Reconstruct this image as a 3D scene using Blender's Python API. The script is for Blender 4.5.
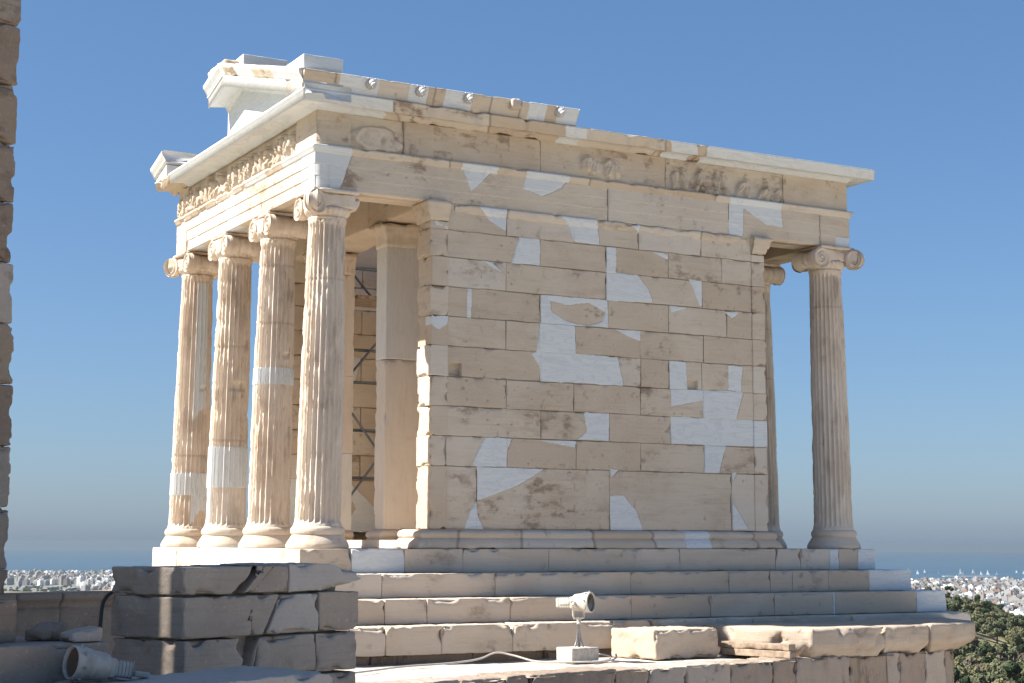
import bpy, math, random
import numpy as np
from mathutils import Vector, Matrix

scene = bpy.context.scene
for o in list(bpy.data.objects):
    bpy.data.objects.remove(o)
COL = scene.collection
R = math.radians

# ------------------------------------------------------------------ camera
CAM = np.array([-6.9825, -17.0419, 0.0736])
yaw, pit, roll, fpx = 0.504939, 0.122505, 0.002505, 1633.03
Fv = np.array([math.sin(yaw)*math.cos(pit), math.cos(yaw)*math.cos(pit), math.sin(pit)])
Rv = np.array([math.cos(yaw), -math.sin(yaw), 0.0])
Uv = np.cross(Rv, Fv)
R2 = math.cos(roll)*Rv + math.sin(roll)*Uv
U2 = -math.sin(roll)*Rv + math.cos(roll)*Uv
cd = bpy.data.cameras.new('camera')
cd.sensor_width = 36.0
cd.lens = fpx/1024*36.0
cd.clip_start = 0.1
cd.clip_end = 80000
cam = bpy.data.objects.new('camera', cd)
COL.objects.link(cam)
cam.matrix_world = Matrix(((R2[0], U2[0], -Fv[0], CAM[0]), (R2[1], U2[1], -Fv[1], CAM[1]), (R2[2], U2[2], -Fv[2], CAM[2]), (0, 0, 0, 1)))
scene.camera = cam

# ------------------------------------------------------------------ sky, sun, exposure
SUN_AZ = math.atan2(-0.950, 0.313)      # from +Y towards +X
SUN_EL = R(46.5)
w = bpy.data.worlds.new('World'); scene.world = w
w.use_nodes = True
nt = w.node_tree
for n in list(nt.nodes): nt.nodes.remove(n)
sky = nt.nodes.new('ShaderNodeTexSky'); sky.sky_type = 'NISHITA'; sky.sun_disc = False
sky.sun_elevation = SUN_EL; sky.sun_rotation = SUN_AZ
sky.altitude = 150; sky.air_density = 1.0; sky.dust_density = 0.95; sky.ozone_density = 6.0
bg = nt.nodes.new('ShaderNodeBackground'); bg.inputs['Strength'].default_value = 0.0725
wo = nt.nodes.new('ShaderNodeOutputWorld')
tn = nt.nodes.new('ShaderNodeMix'); tn.data_type = 'RGBA'; tn.blend_type = 'MULTIPLY'; tn.inputs[0].default_value = 1.0; tn.inputs[7].default_value = (.5, .5, .5, 1)
ta = nt.nodes.new('ShaderNodeMix'); ta.data_type = 'RGBA'; ta.blend_type = 'ADD'; ta.inputs[0].default_value = 1.0; ta.inputs[7].default_value = (.18, .495, 1.08, 1)   # even blue airlight of a hazy day
nt.links.new(sky.outputs['Color'], tn.inputs[6]); nt.links.new(tn.outputs[2], ta.inputs[6]); nt.links.new(ta.outputs[2], bg.inputs['Color']); nt.links.new(bg.outputs['Background'], wo.inputs['Surface'])
sd = bpy.data.lights.new('sun', 'SUN'); sd.energy = 4.8; sd.angle = R(0.53); sd.color = (1.0, 0.945, 0.875)
sun = bpy.data.objects.new('sun', sd); COL.objects.link(sun)
tosun = Vector((math.sin(SUN_AZ)*math.cos(SUN_EL), math.cos(SUN_AZ)*math.cos(SUN_EL), math.sin(SUN_EL)))
sun.rotation_euler = tosun.to_track_quat('Z', 'Y').to_euler()
scene.view_settings.view_transform = 'Standard'
scene.view_settings.look = 'None'
scene.view_settings.gamma = 1
scene.view_settings.exposure = 1.33
scene.view_settings.use_curve_mapping = False
scene.render.engine = 'CYCLES'
scene.cycles.use_denoising = True
scene.cycles.max_bounces = 8
scene.cycles.diffuse_bounces = 5
scene.cycles.volume_bounces = 0

# ------------------------------------------------------------------ noise helpers
def _h(ix, iy, iz, seed):
    s = (seed*1442695041 + 1013904223) & 0xFFFFFFFF
    n = (ix.astype(np.int64)*374761393 + iy.astype(np.int64)*668265263 + iz.astype(np.int64)*2147483647 + s) & 0xFFFFFFFF
    n = ((n ^ (n >> 13))*1274126177) & 0xFFFFFFFF
    n = ((n ^ (n >> 15))*2246822519) & 0xFFFFFFFF
    return ((n ^ (n >> 16)) & 0xFFFFFF)/float(0xFFFFFF)

def vnoise(P, f, seed=0):
    P = np.asarray(P, float)*f
    i = np.floor(P); t = P-i; t = t*t*(3-2*t)
    i = i.astype(np.int64)
    x, y, z = i[..., 0], i[..., 1], i[..., 2]
    tx, ty, tz = t[..., 0], t[..., 1], t[..., 2]
    r = 0
    for a in (0, 1):
        for b in (0, 1):
            for c in (0, 1):
                wgt = (tx if a else 1-tx)*(ty if b else 1-ty)*(tz if c else 1-tz)
                r = r + wgt*_h(x+a, y+b, z+c, seed)
    return r

def fbm(P, f, seed=0, octv=3):
    s = 0; a = 1; tot = 0
    for k in range(octv):
        s = s + a*vnoise(P, f*2**k, seed+k*17); tot += a; a *= .5
    return s/tot

def sstep(a, b, x):
    t = np.clip((x-a)/(b-a), 0, 1)
    return t*t*(3-2*t)

def inpoly(x, y, poly):
    r = np.zeros(x.shape, bool)
    n = len(poly)
    for i in range(n):
        x1, y1 = poly[i]; x2, y2 = poly[(i+1) % n]
        c = ((y1 > y) != (y2 > y)) & (x < (x2-x1)*(y-y1)/((y2-y1) or 1e-9)+x1)
        r ^= c
    return r

# ------------------------------------------------------------------ mesh builder
class MB:
    def __init__(s):
        s.v = []; s.f = []; s.n = 0; s.at = {'new': [], 'tint': [], 'dirt': []}
    def add(s, V, F, new=0.0, tint=0.5, dirt=0.0):
        V = np.asarray(V, float).reshape(-1, 3)
        for k, val in (('new', new), ('tint', tint), ('dirt', dirt)):
            a = np.asarray(val, float)
            s.at[k].append(np.full(len(V), float(a)) if a.ndim == 0 else a.reshape(-1))
        for f in (F if isinstance(F, list) else [F]):
            f = np.asarray(f, np.int64)
            if len(f): s.f.append(f+s.n)
        s.v.append(V); s.n += len(V)
        return s
    def build(s, name, mat, parent=None, origin=None, smooth=True):
        V = np.concatenate(s.v)
        me = bpy.data.meshes.new(name)
        org = np.zeros(3)
        if parent is not None:
            org = np.array(parent['_o'])
        elif origin is not None:
            org = np.array(origin, float)
        me.vertices.add(len(V)); me.vertices.foreach_set('co', (V-org).astype(np.float32).ravel())
        lv = np.concatenate([f.ravel() for f in s.f]).astype(np.int32)
        cnt = np.concatenate([np.full(len(f), f.shape[1]) for f in s.f]).astype(np.int32)
        st = np.concatenate([[0], np.cumsum(cnt)[:-1]]).astype(np.int32)
        me.loops.add(len(lv)); me.loops.foreach_set('vertex_index', lv)
        me.polygons.add(len(cnt)); me.polygons.foreach_set('loop_start', st)
        try: me.polygons.foreach_set('loop_total', cnt)
        except Exception: pass
        me.polygons.foreach_set('use_smooth', np.full(len(cnt), smooth))
        for k in s.at:
            a = me.attributes.new(k, 'FLOAT', 'POINT')
            a.data.foreach_set('value', np.concatenate(s.at[k]).astype(np.float32))
        me.update(calc_edges=True); me.validate()
        me.materials.append(mat)
        o = bpy.data.objects.new(name, me); COL.objects.link(o)
        if parent is not None:
            o.parent = parent
        else:
            o.location = org
        o['_o'] = [float(q) for q in org]
        return o

def quads(nu, nv, wrap=False):
    i = np.arange(nu-1 if not wrap else nu)[:, None]; j = np.arange(nv-1)[None, :]
    i2 = (i+1) % nu
    return np.stack([i*nv+j, i2*nv+j, i2*nv+j+1, i*nv+j+1], -1).reshape(-1, 4)

def thing(name, label, cat, loc, group=None):
    o = bpy.data.objects.new(name, None); COL.objects.link(o)
    o.location = loc; o.empty_display_size = .2
    o['label'] = label; o['category'] = cat; o['_o'] = [float(q) for q in loc]
    if group: o['group'] = group
    return o
def tag(o, label, cat, group=None, kind=None):
    o['label'] = label; o['category'] = cat
    if group: o['group'] = group
    if kind: o['kind'] = kind
    return o

# relief panel: a rectangle O + U*u + V*v, pushed along N by func, closed at the back
def relief(mb, O, U, V, us, vs, func, thick):
    O, U, V = (np.array(q, float) for q in (O, U, V))
    N = np.cross(U, V)
    us = np.unique(np.round(us, 5)); vs = np.unique(np.round(vs, 5))
    uu, vv = np.meshgrid(us, vs, indexing='ij')
    h, new, tint, dirt = func(uu, vv)
    P = O + uu[..., None]*U + vv[..., None]*V + h[..., None]*N
    nu, nv = len(us), len(vs)
    F = quads(nu, nv)
    b = np.concatenate([np.arange(nu)*nv, (nu-1)*nv+np.arange(1, nv), np.arange(nu-2, -1, -1)*nv+nv-1, np.arange(nv-2, 0, -1)])
    Pf = P.reshape(-1, 3)
    n0 = len(Pf)
    B = (O + uu.reshape(-1)[b][:, None]*U + vv.reshape(-1)[b][:, None]*V - thick*N)
    k = len(b)
    i = np.arange(k); j = (i+1) % k
    S = np.stack([b[j], b[i], n0+i, n0+j], -1)
    back = (n0+np.arange(k))[::-1].reshape(1, -1)
    z = lambda a: np.concatenate([np.broadcast_to(a, uu.shape).reshape(-1), np.broadcast_to(a, uu.shape).reshape(-1)[b]])
    mb.add(np.concatenate([Pf, B]), [F, S, back], z(new), z(tint), z(dirt))

def withlines(a, b, step, lines, ws=(0.004, 0.012)):
    g = list(np.linspace(a, b, max(2, int(round((b-a)/step))+1)))
    for l in lines:
        for q in (0,)+ws:
            for sgn in (-1, 1):
                if a < l+sgn*q < b: g.append(l+sgn*q)
    return np.array(g)

# masonry relief: rows = [(v0, v1, [joint positions])]
def masonry(rows, u0, u1, polys=(), holes=(), notnew=(), seed=1, depth=.022, rough=.004, jw=.006, chipd=.02, edge=True):
    def f(u, v):
        P = np.stack([u, v, np.zeros_like(u)+seed*3.7], -1)
        wob = (vnoise(P, 6, seed)-.5)*.010
        h = np.zeros_like(u); tint = np.full_like(u, .5); jd = np.full_like(u, 9.)
        rng = random.Random(seed)
        vj = v + wob
        for (a, b, js) in rows:
            m = (vj >= a) & (vj < b)
            ed = [u0-5]+list(js)+[u1+5]
            for k in range(len(ed)-1):
                t = rng.random(); off = (rng.random()-.5)*.008
                uw = u + wob*.6
                mm = m & (uw >= ed[k]) & (uw < ed[k+1])
                tint[mm] = t; h[mm] += off
                d = np.minimum(np.minimum(np.abs(vj-a), np.abs(vj-b)), np.minimum(np.abs(uw-ed[k]), np.abs(uw-ed[k+1])))
                jd = np.where(mm, np.minimum(jd, d), jd)
        new = np.zeros_like(u)
        Pw = np.stack([u+(fbm(P, 7, seed+5, 3)-.5)*.026, v+(fbm(P, 7, seed+9, 3)-.5)*.026], -1)
        for p in polys:
            mk = inpoly(Pw[..., 0], Pw[..., 1], p); new[mk] = 1; tint[mk] = rng.random()
        for p in notnew: new[inpoly(Pw[..., 0], Pw[..., 1], p)] = 0
        bd = np.zeros_like(u)
        bd[1:, :] += np.abs(new[1:, :]-new[:-1, :]); bd[:, 1:] += np.abs(new[:, 1:]-new[:, :-1]); bd = np.minimum(bd, 1)
        h += new*.003-bd*.008*(vnoise(P, 4, seed+41) > .35)
        h += (fbm(P, 5, seed+2, 4)-.5)*rough*3*(1-new*.8) + (vnoise(P*[1, 3, 1], 40, seed+4)-.5)*rough*(1-new*.8)
        wv = jw*(.35+1.1*vnoise(P, 3.0, seed+11))
        h -= depth*(1-sstep(0, 1, jd/np.maximum(wv, 1e-4)))*(.25+.75*(1-new))
        chip = sstep(.60, .80, vnoise(P, 8, seed+21))*np.exp(-jd/.02)*(1-new)
        h -= chipd*chip
        pit = sstep(.80, .92, vnoise(P, 22, seed+31))*sstep(.5, .75, vnoise(P, 2.2, seed+33))*(1-new)
        h -= .010*pit
        dirt = np.clip((1-sstep(0, 1.6, jd/np.maximum(wv, 1e-4)))*.8*(1-new*.6)+chip*.5+pit*.5+bd*.35, 0, 1)
        for (a, b, c, d, dep) in holes:
            m = (u > a) & (u < b) & (v > c) & (v < d); h[m] -= dep
        return h, new, tint, dirt
    return f

# rounded, chipped block between lo and hi in a frame (origin O, axes A,B,C)
def rbox(mb, lo, hi, O=(0, 0, 0), ax=None, res=.03, r=.012, amp=.006, chip=.03, seed=0, new=0.0, tint=None, dirt=0.0, warp=None, newf=None, cth=.55, topchip=False):
    lo = np.array(lo, float); hi = np.array(hi, float)
    r = min(r, .45*float(np.min(hi-lo)))
    ax = np.eye(3) if ax is None else np.array(ax, float)
    n = [max(2, int(math.ceil((hi[k]-lo[k])/res))) for k in range(3)]
    g = []
    for k in range(3):
        a = np.linspace(lo[k], hi[k], n[k]+1)
        e = [lo[k]+r*.3, lo[k]+r, hi[k]-r*.3, hi[k]-r]
        g.append(np.unique(np.round(np.concatenate([a, e]), 5)))
    Vs, Fs, off = [], [], 0
    for k in range(3):
        i, j = (k+1) % 3, (k+2) % 3
        uu, vv = np.meshgrid(g[i], g[j], indexing='ij')
        for side in (0, 1):
            p = np.zeros(uu.shape+(3,)); p[..., i] = uu; p[..., j] = vv; p[..., k] = (lo if side == 0 else hi)[k]
            q = quads(*uu.shape)
            if side == 0: q = q[:, ::-1]
            Vs.append(p.reshape(-1, 3)); Fs.append(q+off); off += uu.size
    P = np.concatenate(Vs); F = np.concatenate(Fs)
    key, inv = np.unique(np.round(P, 5), axis=0, return_inverse=True)
    inv = inv.reshape(-1)
    P = key; F = inv[F]
    dist = np.sort(np.minimum(P-lo, hi-P), axis=1)
    d2 = dist[:, 1]
    q = np.clip(P, lo+r, hi-r); d = P-q; L = np.linalg.norm(d, axis=1)
    nz = L > 1e-9
    P2 = P.copy(); P2[nz] = q[nz]+d[nz]/L[nz][:, None]*r
    S = P+seed*1.37
    inner = np.minimum(.12, .4*(hi-lo))
    c = np.clip(P2, lo+inner, hi-inner)-P2
    cl = np.linalg.norm(c, axis=1)[:, None]+1e-9
    chipn = np.maximum(0, fbm(S, 7, seed+3, 4)-cth)*5
    chipa = np.exp(-d2/.022)*chipn
    if topchip: chipa = chipa*(.12+.88*sstep(lo[2]+.4*(hi[2]-lo[2]), lo[2]+.75*(hi[2]-lo[2]), P[:, 2]))
    nn = np.stack([fbm(S, 7, seed+k*7+40, 3)-.5 for k in range(3)], -1)
    sm = 1.0
    if newf is not None:
        Pw = np.array(O)+P2@ax
        new = newf(Pw); sm = 1-.85*new
    elif np.ndim(new) == 0 and new > .5: sm = .25
    smm = sm if np.ndim(sm) == 0 else sm[:, None]
    P3 = P2 + nn*amp*1.3*smm + c/cl*(chipa[:, None]*chip*smm)
    fine = (fbm(S, 26, seed+77, 2)-.5)[:, None]
    P3 = P3 + c/cl*fine*amp*1.1*smm
    if warp is not None: P3 = warp(P3)
    W = np.array(O)+P3@ax
    t = random.Random(seed*13+5).random() if tint is None else tint
    mb.add(W, F, new, t, np.clip(dirt+np.minimum(1, chipa*1.3)*.35*(sm if np.ndim(sm) else sm), 0, 1))

def simple_box(mb, lo, hi, **k):
    x0, y0, z0 = lo; x1, y1, z1 = hi
    V = [(x0, y0, z0), (x1, y0, z0), (x1, y1, z0), (x0, y1, z0), (x0, y0, z1), (x1, y0, z1), (x1, y1, z1), (x0, y1, z1)]
    # separate corners keep the edges hard
    F = [(0, 3, 2, 1), (4, 5, 6, 7), (0, 1, 5, 4), (1, 2, 6, 5), (2, 3, 7, 6), (3, 0, 4, 7)]
    VV = []; FF = []
    for f in F:
        FF.append([len(VV)+i for i in range(4)]); VV += [V[i] for i in f]
    mb.add(VV, np.array(FF), **k)

def lathe(mb, prof, n, C=(0, 0, 0), ax=None, cap=True, func=None, **k):
    ax = np.eye(3) if ax is None else np.array(ax, float)
    th = np.linspace(0, 2*math.pi, n, endpoint=False)
    pr = np.array(prof, float); m = len(pr)
    P = np.zeros((n, m, 3)); P[..., 0] = np.cos(th)[:, None]*pr[:, 0]; P[..., 1] = np.sin(th)[:, None]*pr[:, 0]; P[..., 2] = pr[:, 1]
    if func is not None: P = func(P, th)
    F = [quads(n, m, True)]
    V = P.reshape(-1, 3)
    if cap:
        F.append((np.arange(n)*m)[::-1].reshape(1, -1)); F.append((np.arange(n)*m+m-1).reshape(1, -1))
    mb.add(np.array(C)+V@ax, F, **k)

# sweep of a 2D profile (out, up) along a polyline; out is to the right-hand side of travel direction in plane
def sweep(mb, prof, path, up=(0, 0, 1), step=.04, amp=.004, seed=0, newf=None, tint=.5, dirtf=None, erode=.0, closed_prof=True, joints=(), tintj=True):
    path = np.array(path, float); up = np.array(up, float)
    prof = np.array(prof, float)
    seg = np.diff(path, axis=0); L = np.linalg.norm(seg, axis=1); D = seg/L[:, None]
    outs = np.array([np.cross(d, up) for d in D]); outs /= np.linalg.norm(outs, axis=1)[:, None]
    rows = []; us = []
    acc = 0
    for s in range(len(seg)):
        n = max(2, int(math.ceil(L[s]/step)))
        for t in np.linspace(0, 1, n+1):
            if t == 0 and s > 0: continue
            c = path[s]+seg[s]*t
            oa = (outs[s]+outs[s-1])/(1+outs[s]@outs[s-1]) if s > 0 else outs[s]
            ob = (outs[s]+outs[s+1])/(1+outs[s]@outs[s+1]) if s < len(seg)-1 else outs[s]
            o = oa*(1-t)+ob*t      # mitre shear spread along the run
            rows.append(c+prof[:, :1]*o+prof[:, 1:]*up); us.append(acc+t*L[s])
        acc += L[s]
    P = np.array(rows); us = np.array(us)
    nr, m = P.shape[:2]
    if closed_prof:
        pass
    cent = P.mean(axis=1, keepdims=True)
    inw = cent-P; il = np.linalg.norm(inw, axis=2, keepdims=True)+1e-9
    new = newf(P.reshape(-1, 3)).reshape(nr, m) if newf is not None else np.zeros((nr, m))
    n1 = np.stack([fbm(P, 8, seed+q*5, 3)-.5 for q in range(3)], -1)
    P2 = P+n1*amp*2*(1-.85*new[..., None])
    if erode:
        e = np.maximum(0, fbm(P, 5.5, seed+60, 4)-.54)*erode*5*(1-new)
        P2 = P2+inw/il*np.minimum(e[..., None], il*.6)
    tt = np.full((nr, m), tint)
    dd = np.zeros((nr, m))
    if len(joints):
        rg = random.Random(seed)
        ed = [-1]+list(joints)+[acc+1]
        for a, b in zip(ed[:-1], ed[1:]):
            tt[(us >= a) & (us < b)] = rg.random()
        for j in joints:
            k = np.argmin(np.abs(us-j)); dd[k] = 1
            P2[k] += inw[k]/il[k]*.006
    F = [quads(nr, m)]
    i = np.arange(nr-1)
    F.append(np.stack([i*m+m-1, (i+1)*m+m-1, (i+1)*m, i*m], -1))
    F.append(np.arange(m)[::-1].reshape(1, -1)); F.append(((nr-1)*m+np.arange(m)).reshape(1, -1))
    F = [f[:, ::-1] for f in F]
    mb.add(P2.reshape(-1, 3), F, new.reshape(-1), tt.reshape(-1), dd.reshape(-1))

def tube(mb, pts, rad, n=8, **k):
    pts = np.array(pts, float)
    T = np.gradient(pts, axis=0); T /= np.linalg.norm(T, axis=1)[:, None]
    rows = []
    a = np.array((0, 0, 1.)) if abs(T[0][2]) < .9 else np.array((1., 0, 0))
    for p, t in zip(pts, T):
        b = np.cross(t, a); b /= np.linalg.norm(b); a = np.cross(b, t)
        th = np.linspace(0, 2*math.pi, n, endpoint=False)
        rows.append(p+rad*(np.cos(th)[:, None]*b+np.sin(th)[:, None]*a))
    P = np.array(rows); m = n
    F = quads(m, len(pts), True)
    V = P.transpose(1, 0, 2).reshape(-1, 3)
    e = len(pts)
    mb.add(V, [F, (np.arange(m)*e).reshape(1, -1), (np.arange(m)*e+e-1)[::-1].reshape(1, -1)], **k)

# ------------------------------------------------------------------ materials
def newmat(name):
    m = bpy.data.materials.new(name); m.use_nodes = True
    for n in list(m.node_tree.nodes): m.node_tree.nodes.remove(n)
    t = m.node_tree
    out = t.nodes.new('ShaderNodeOutputMaterial'); b = t.nodes.new('ShaderNodeBsdfPrincipled')
    t.links.new(b.outputs[0], out.inputs[0])
    return m, t, b
def N(t, typ, **k):
    n = t.nodes.new(typ)
    for a, v in k.items():
        if a.startswith('i_'): n.inputs[a[2:].replace('_', ' ')].default_value = v
        else: setattr(n, a, v)
    return n
def mixc(t, fac, a, b, typ='MIX'):
    n = t.nodes.new('ShaderNodeMix'); n.data_type = 'RGBA'; n.blend_type = typ
    for idx, v in ((0, fac), (6, a), (7, b)):
        if hasattr(v, 'is_output') or isinstance(v, bpy.types.NodeSocket): t.links.new(v, n.inputs[idx])
        elif idx == 0: n.inputs[0].default_value = v
        else: n.inputs[idx].default_value = (*v, 1)
    return n.outputs[2]
def ramp(t, src, a, b, ca=0.0, cb=1.0):
    n = t.nodes.new('ShaderNodeMapRange'); n.interpolation_type = 'SMOOTHSTEP'
    t.links.new(src, n.inputs[0]); n.inputs[1].default_value = a; n.inputs[2].default_value = b; n.inputs[3].default_value = ca; n.inputs[4].default_value = cb
    return n.outputs[0]
def noise(t, co, scale, detail=4, rough=.55, dist=0.0):
    n = N(t, 'ShaderNodeTexNoise'); n.inputs['Scale'].default_value = scale; n.inputs['Detail'].default_value = detail
    n.inputs['Roughness'].default_value = rough; n.inputs['Distortion'].default_value = dist
    if co is not None: t.links.new(co, n.inputs['Vector'])
    return n.outputs[0]
def mul(t, a, b, op='MULTIPLY'):
    n = N(t, 'ShaderNodeMath', operation=op)
    for i, v in enumerate((a, b)):
        if isinstance(v, bpy.types.NodeSocket): t.links.new(v, n.inputs[i])
        else: n.inputs[i].default_value = v
    return n.outputs[0]

def stone(name, light, mid, dark, soot, bump=.35, streak=(1, 1, 5), newcol=(.65, .665, .655), vein=(.49, .51, .52), sootamt=.5, scale=1.0, crustamt=.75):
    m, t, b = newmat(name)
    co = N(t, 'ShaderNodeTexCoord').outputs['Object']
    geo = N(t, 'ShaderNodeNewGeometry').outputs['Position']
    at = lambda a: N(t, 'ShaderNodeAttribute', attribute_name=a).outputs['Fac']
    new, tint, dirt = at('new'), at('tint'), at('dirt')
    mp = N(t, 'ShaderNodeMapping'); t.links.new(geo, mp.inputs[0]); mp.inputs['Scale'].default_value = streak
    st = mp.outputs[0]
    n1 = noise(t, geo, 1.1*scale, 5, .6, .4)
    n2 = noise(t, st, 1.9*scale, 6, .6, .25)
    n3 = noise(t, geo, 7*scale, 6, .65)
    n4 = noise(t, geo, 45*scale, 3, .6)
    f = mul(t, ramp(t, n1, .38, .66), .55)
    tt = N(t, 'ShaderNodeMath', operation='MULTIPLY_ADD'); t.links.new(tint, tt.inputs[0]); tt.inputs[1].default_value = .55; tt.inputs[2].default_value = -.12
    f = mul(t, f, tt.outputs[0], 'ADD')
    c = mixc(t, f, light, mid)
    c = mixc(t, mul(t, ramp(t, n2, .48, .80), .42), c, dark)
    mp3 = N(t, 'ShaderNodeMapping'); t.links.new(geo, mp3.inputs[0]); mp3.inputs['Scale'].default_value = tuple(q*(3.2 if q > 1 else .7) for q in streak)
    n8 = noise(t, mp3.outputs[0], 3.0*scale, 4, .6, .1)
    c = mixc(t, mul(t, ramp(t, n8, .52, .72), .28), c, dark)
    och = tuple(a*.45+b*.55 for a, b in zip(mid, (.50, .395, .285)))
    c = mixc(t, mul(t, ramp(t, tint, .62, .98), .45), c, och)
    c = mixc(t, mul(t, ramp(t, tint, .38, .05), .55), c, tuple(.35*a+.65*b for a, b in zip(light, (.60, .555, .50))))
    mp2 = N(t, 'ShaderNodeMapping'); t.links.new(geo, mp2.inputs[0]); mp2.inputs['Scale'].default_value = (1, 1, 1.9) if streak[2] > 1 else streak
    n5 = noise(t, mp2.outputs[0], 3.2*scale, 10, .70, .1); n6 = noise(t, geo, 1.1*scale, 3, .5)
    pick = ramp(t, mul(t, mul(t, tint, 7.31), 1.0, 'MODULO'), .50, .72)
    crust = mul(t, mul(t, mul(t, ramp(t, n5, .50, .64), ramp(t, n6, .42, .56)), pick), crustamt)
    c = mixc(t, crust, c, tuple(.6*a+.4*b for a, b in zip(dark, soot)))
    n7 = noise(t, geo, .9*scale, 4, .55, .3)
    c = mixc(t, mul(t, ramp(t, n7, .56, .74), .38), c, och)
    spk = mul(t, ramp(t, n3, .56, .76), ramp(t, n1, .42, .62))
    c = mixc(t, mul(t, spk, sootamt), c, soot)
    fl = mul(t, ramp(t, n4, .62, .74), .35)
    c = mixc(t, fl, c, dark)
    c = mixc(t, mul(t, ramp(t, n4, .42, .28), .22), c, (.72, .66, .58))
    c = mixc(t, mul(t, dirt, .65), c, soot)
    # new marble: white with soft grey veins
    wv = noise(t, st, 1.5, 6, .6, 1.6)
    v = mul(t, ramp(t, wv, .47, .5), ramp(t, wv, .56, .52))
    cn = mixc(t, mul(t, v, .5), newcol, vein)
    cn = mixc(t, mul(t, ramp(t, n8, .48, .7), .22), cn, vein)
    cn = mixc(t, mul(t, ramp(t, n2, .4, .7), .35), cn, (.60, .615, .61))
    cn = mixc(t, mul(t, ramp(t, tint, .5, 1.0), .55), cn, (.58, .60, .60))
    col = mixc(t, ramp(t, new, .35, .65), c, cn)
    t.links.new(col, b.inputs['Base Color'])
    rr = N(t, 'ShaderNodeMapRange'); t.links.new(new, rr.inputs[0]); rr.inputs[3].default_value = .88; rr.inputs[4].default_value = .6
    t.links.new(rr.outputs[0], b.inputs['Roughness'])
    b.inputs['Specular IOR Level'].default_value = .25
    hsum = mul(t, mul(t, n3, .6), mul(t, n4, .35), 'ADD')
    hsum = mul(t, hsum, mul(t, n2, .5), 'ADD')
    bp = N(t, 'ShaderNodeBump'); bp.inputs['Distance'].default_value = .012
    st2 = N(t, 'ShaderNodeMapRange'); t.links.new(new, st2.inputs[0]); st2.inputs[3].default_value = bump; st2.inputs[4].default_value = bump*.15
    t.links.new(st2.outputs[0], bp.inputs['Strength'])
    t.links.new(hsum, bp.inputs['Height']); t.links.new(bp.outputs[0], b.inputs['Normal'])
    return m

def plain(name, col, rough=.6, metal=0.0, var=.25, sc=20, bump=.1):
    m, t, b = newmat(name)
    co = N(t, 'ShaderNodeTexCoord').outputs['Object']
    n = noise(t, co, sc, 5, .6)
    d = tuple(c*(1-var) for c in col); l = tuple(min(1, c*(1+var*.5)) for c in col)
    t.links.new(mixc(t, ramp(t, n, .3, .7), d, l), b.inputs['Base Color'])
    b.inputs['Roughness'].default_value = rough; b.inputs['Metallic'].default_value = metal
    bp = N(t, 'ShaderNodeBump'); bp.inputs['Strength'].default_value = bump; bp.inputs['Distance'].default_value = .01
    t.links.new(n, bp.inputs['Height']); t.links.new(bp.outputs[0], b.inputs['Normal'])
    return m

M_MARBLE = stone('pentelic_marble', (.60, .52, .415), (.49, .395, .295), (.365, .268, .185), (.175, .135, .105), sootamt=.7, crustamt=.95)
M_STEP = stone('step_marble', (.60, .515, .42), (.50, .41, .315), (.38, .295, .215), (.17, .135, .11), bump=.5, sootamt=.75)
M_COLUMN = stone('column_marble', (.67, .585, .485), (.57, .465, .365), (.42, .31, .225), (.24, .18, .135), bump=.5, streak=(4, 4, .8), sootamt=.4)
M_PILE = stone('grey_weathered_marble', (.41, .345, .28), (.32, .255, .20), (.225, .17, .13), (.09, .068, .054), bump=1.0, streak=(1, 1, 7), sootamt=.6)
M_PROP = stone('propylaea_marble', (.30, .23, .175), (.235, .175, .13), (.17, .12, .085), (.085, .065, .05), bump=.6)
M_POROS = stone('poros_stone', (.345, .275, .22), (.27, .21, .16), (.195, .145, .105), (.09, .07, .055), bump=1.0, streak=(3, 3, .7), sootamt=.8)
M_COPING = stone('weathered_coping', (.47, .385, .30), (.38, .295, .22), (.27, .20, .145), (.13, .10, .08), bump=.7, sootamt=.8)
M_LIONW = plain('white_plaster_cast', (.46, .455, .45), .6, var=.06)
M_FLOOR = stone('terrace_paving', (.50, .44, .37), (.44, .375, .30), (.36, .295, .23), (.22, .18, .14), bump=.5, streak=(1, 1, 1), sootamt=.45)
M_WOOD = plain('weathered_timber', (.33, .25, .18), .85, var=.35, sc=14, bump=.4)
M_WHITEPAINT = plain('cream_enamel', (.58, .54, .46), .45, var=.22, sc=12)
M_CONC = plain('cast_concrete', (.52, .47, .40), .9, var=.2, sc=30, bump=.4)
M_STEEL = plain('galvanised_steel', (.30, .31, .32), .5, .6, var=.2)
M_DARKSTEEL = plain('scaffold_steel', (.16, .18, .20), .5, .5, var=.2)
M_CABLE = plain('grey_cable', (.50, .47, .42), .6, var=.1)
M_BLACKCABLE = plain('black_cable', (.035, .033, .032), .6, var=.1)
mg, tg, bg_ = newmat('lamp_glass')
bg_.inputs['Base Color'].default_value = (.085, .06, .042, 1); bg_.inputs['Roughness'].default_value = .08; bg_.inputs['Specular IOR Level'].default_value = .6
M_GLASS = mg
M_RUST = plain('old_reflector', (.30, .22, .15), .4, .3, var=.5, sc=40)

# ================================================================== THE TEMPLE
S3 = 4.65; CI = 1.55; LX = 7.30          # column axes: front width, spacing, flank length
TEMPLE = thing('ionic_temple', 'small ancient marble temple with fluted columns, patched with white new marble', 'temple', (3.65, 2.32, -1.2))

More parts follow.
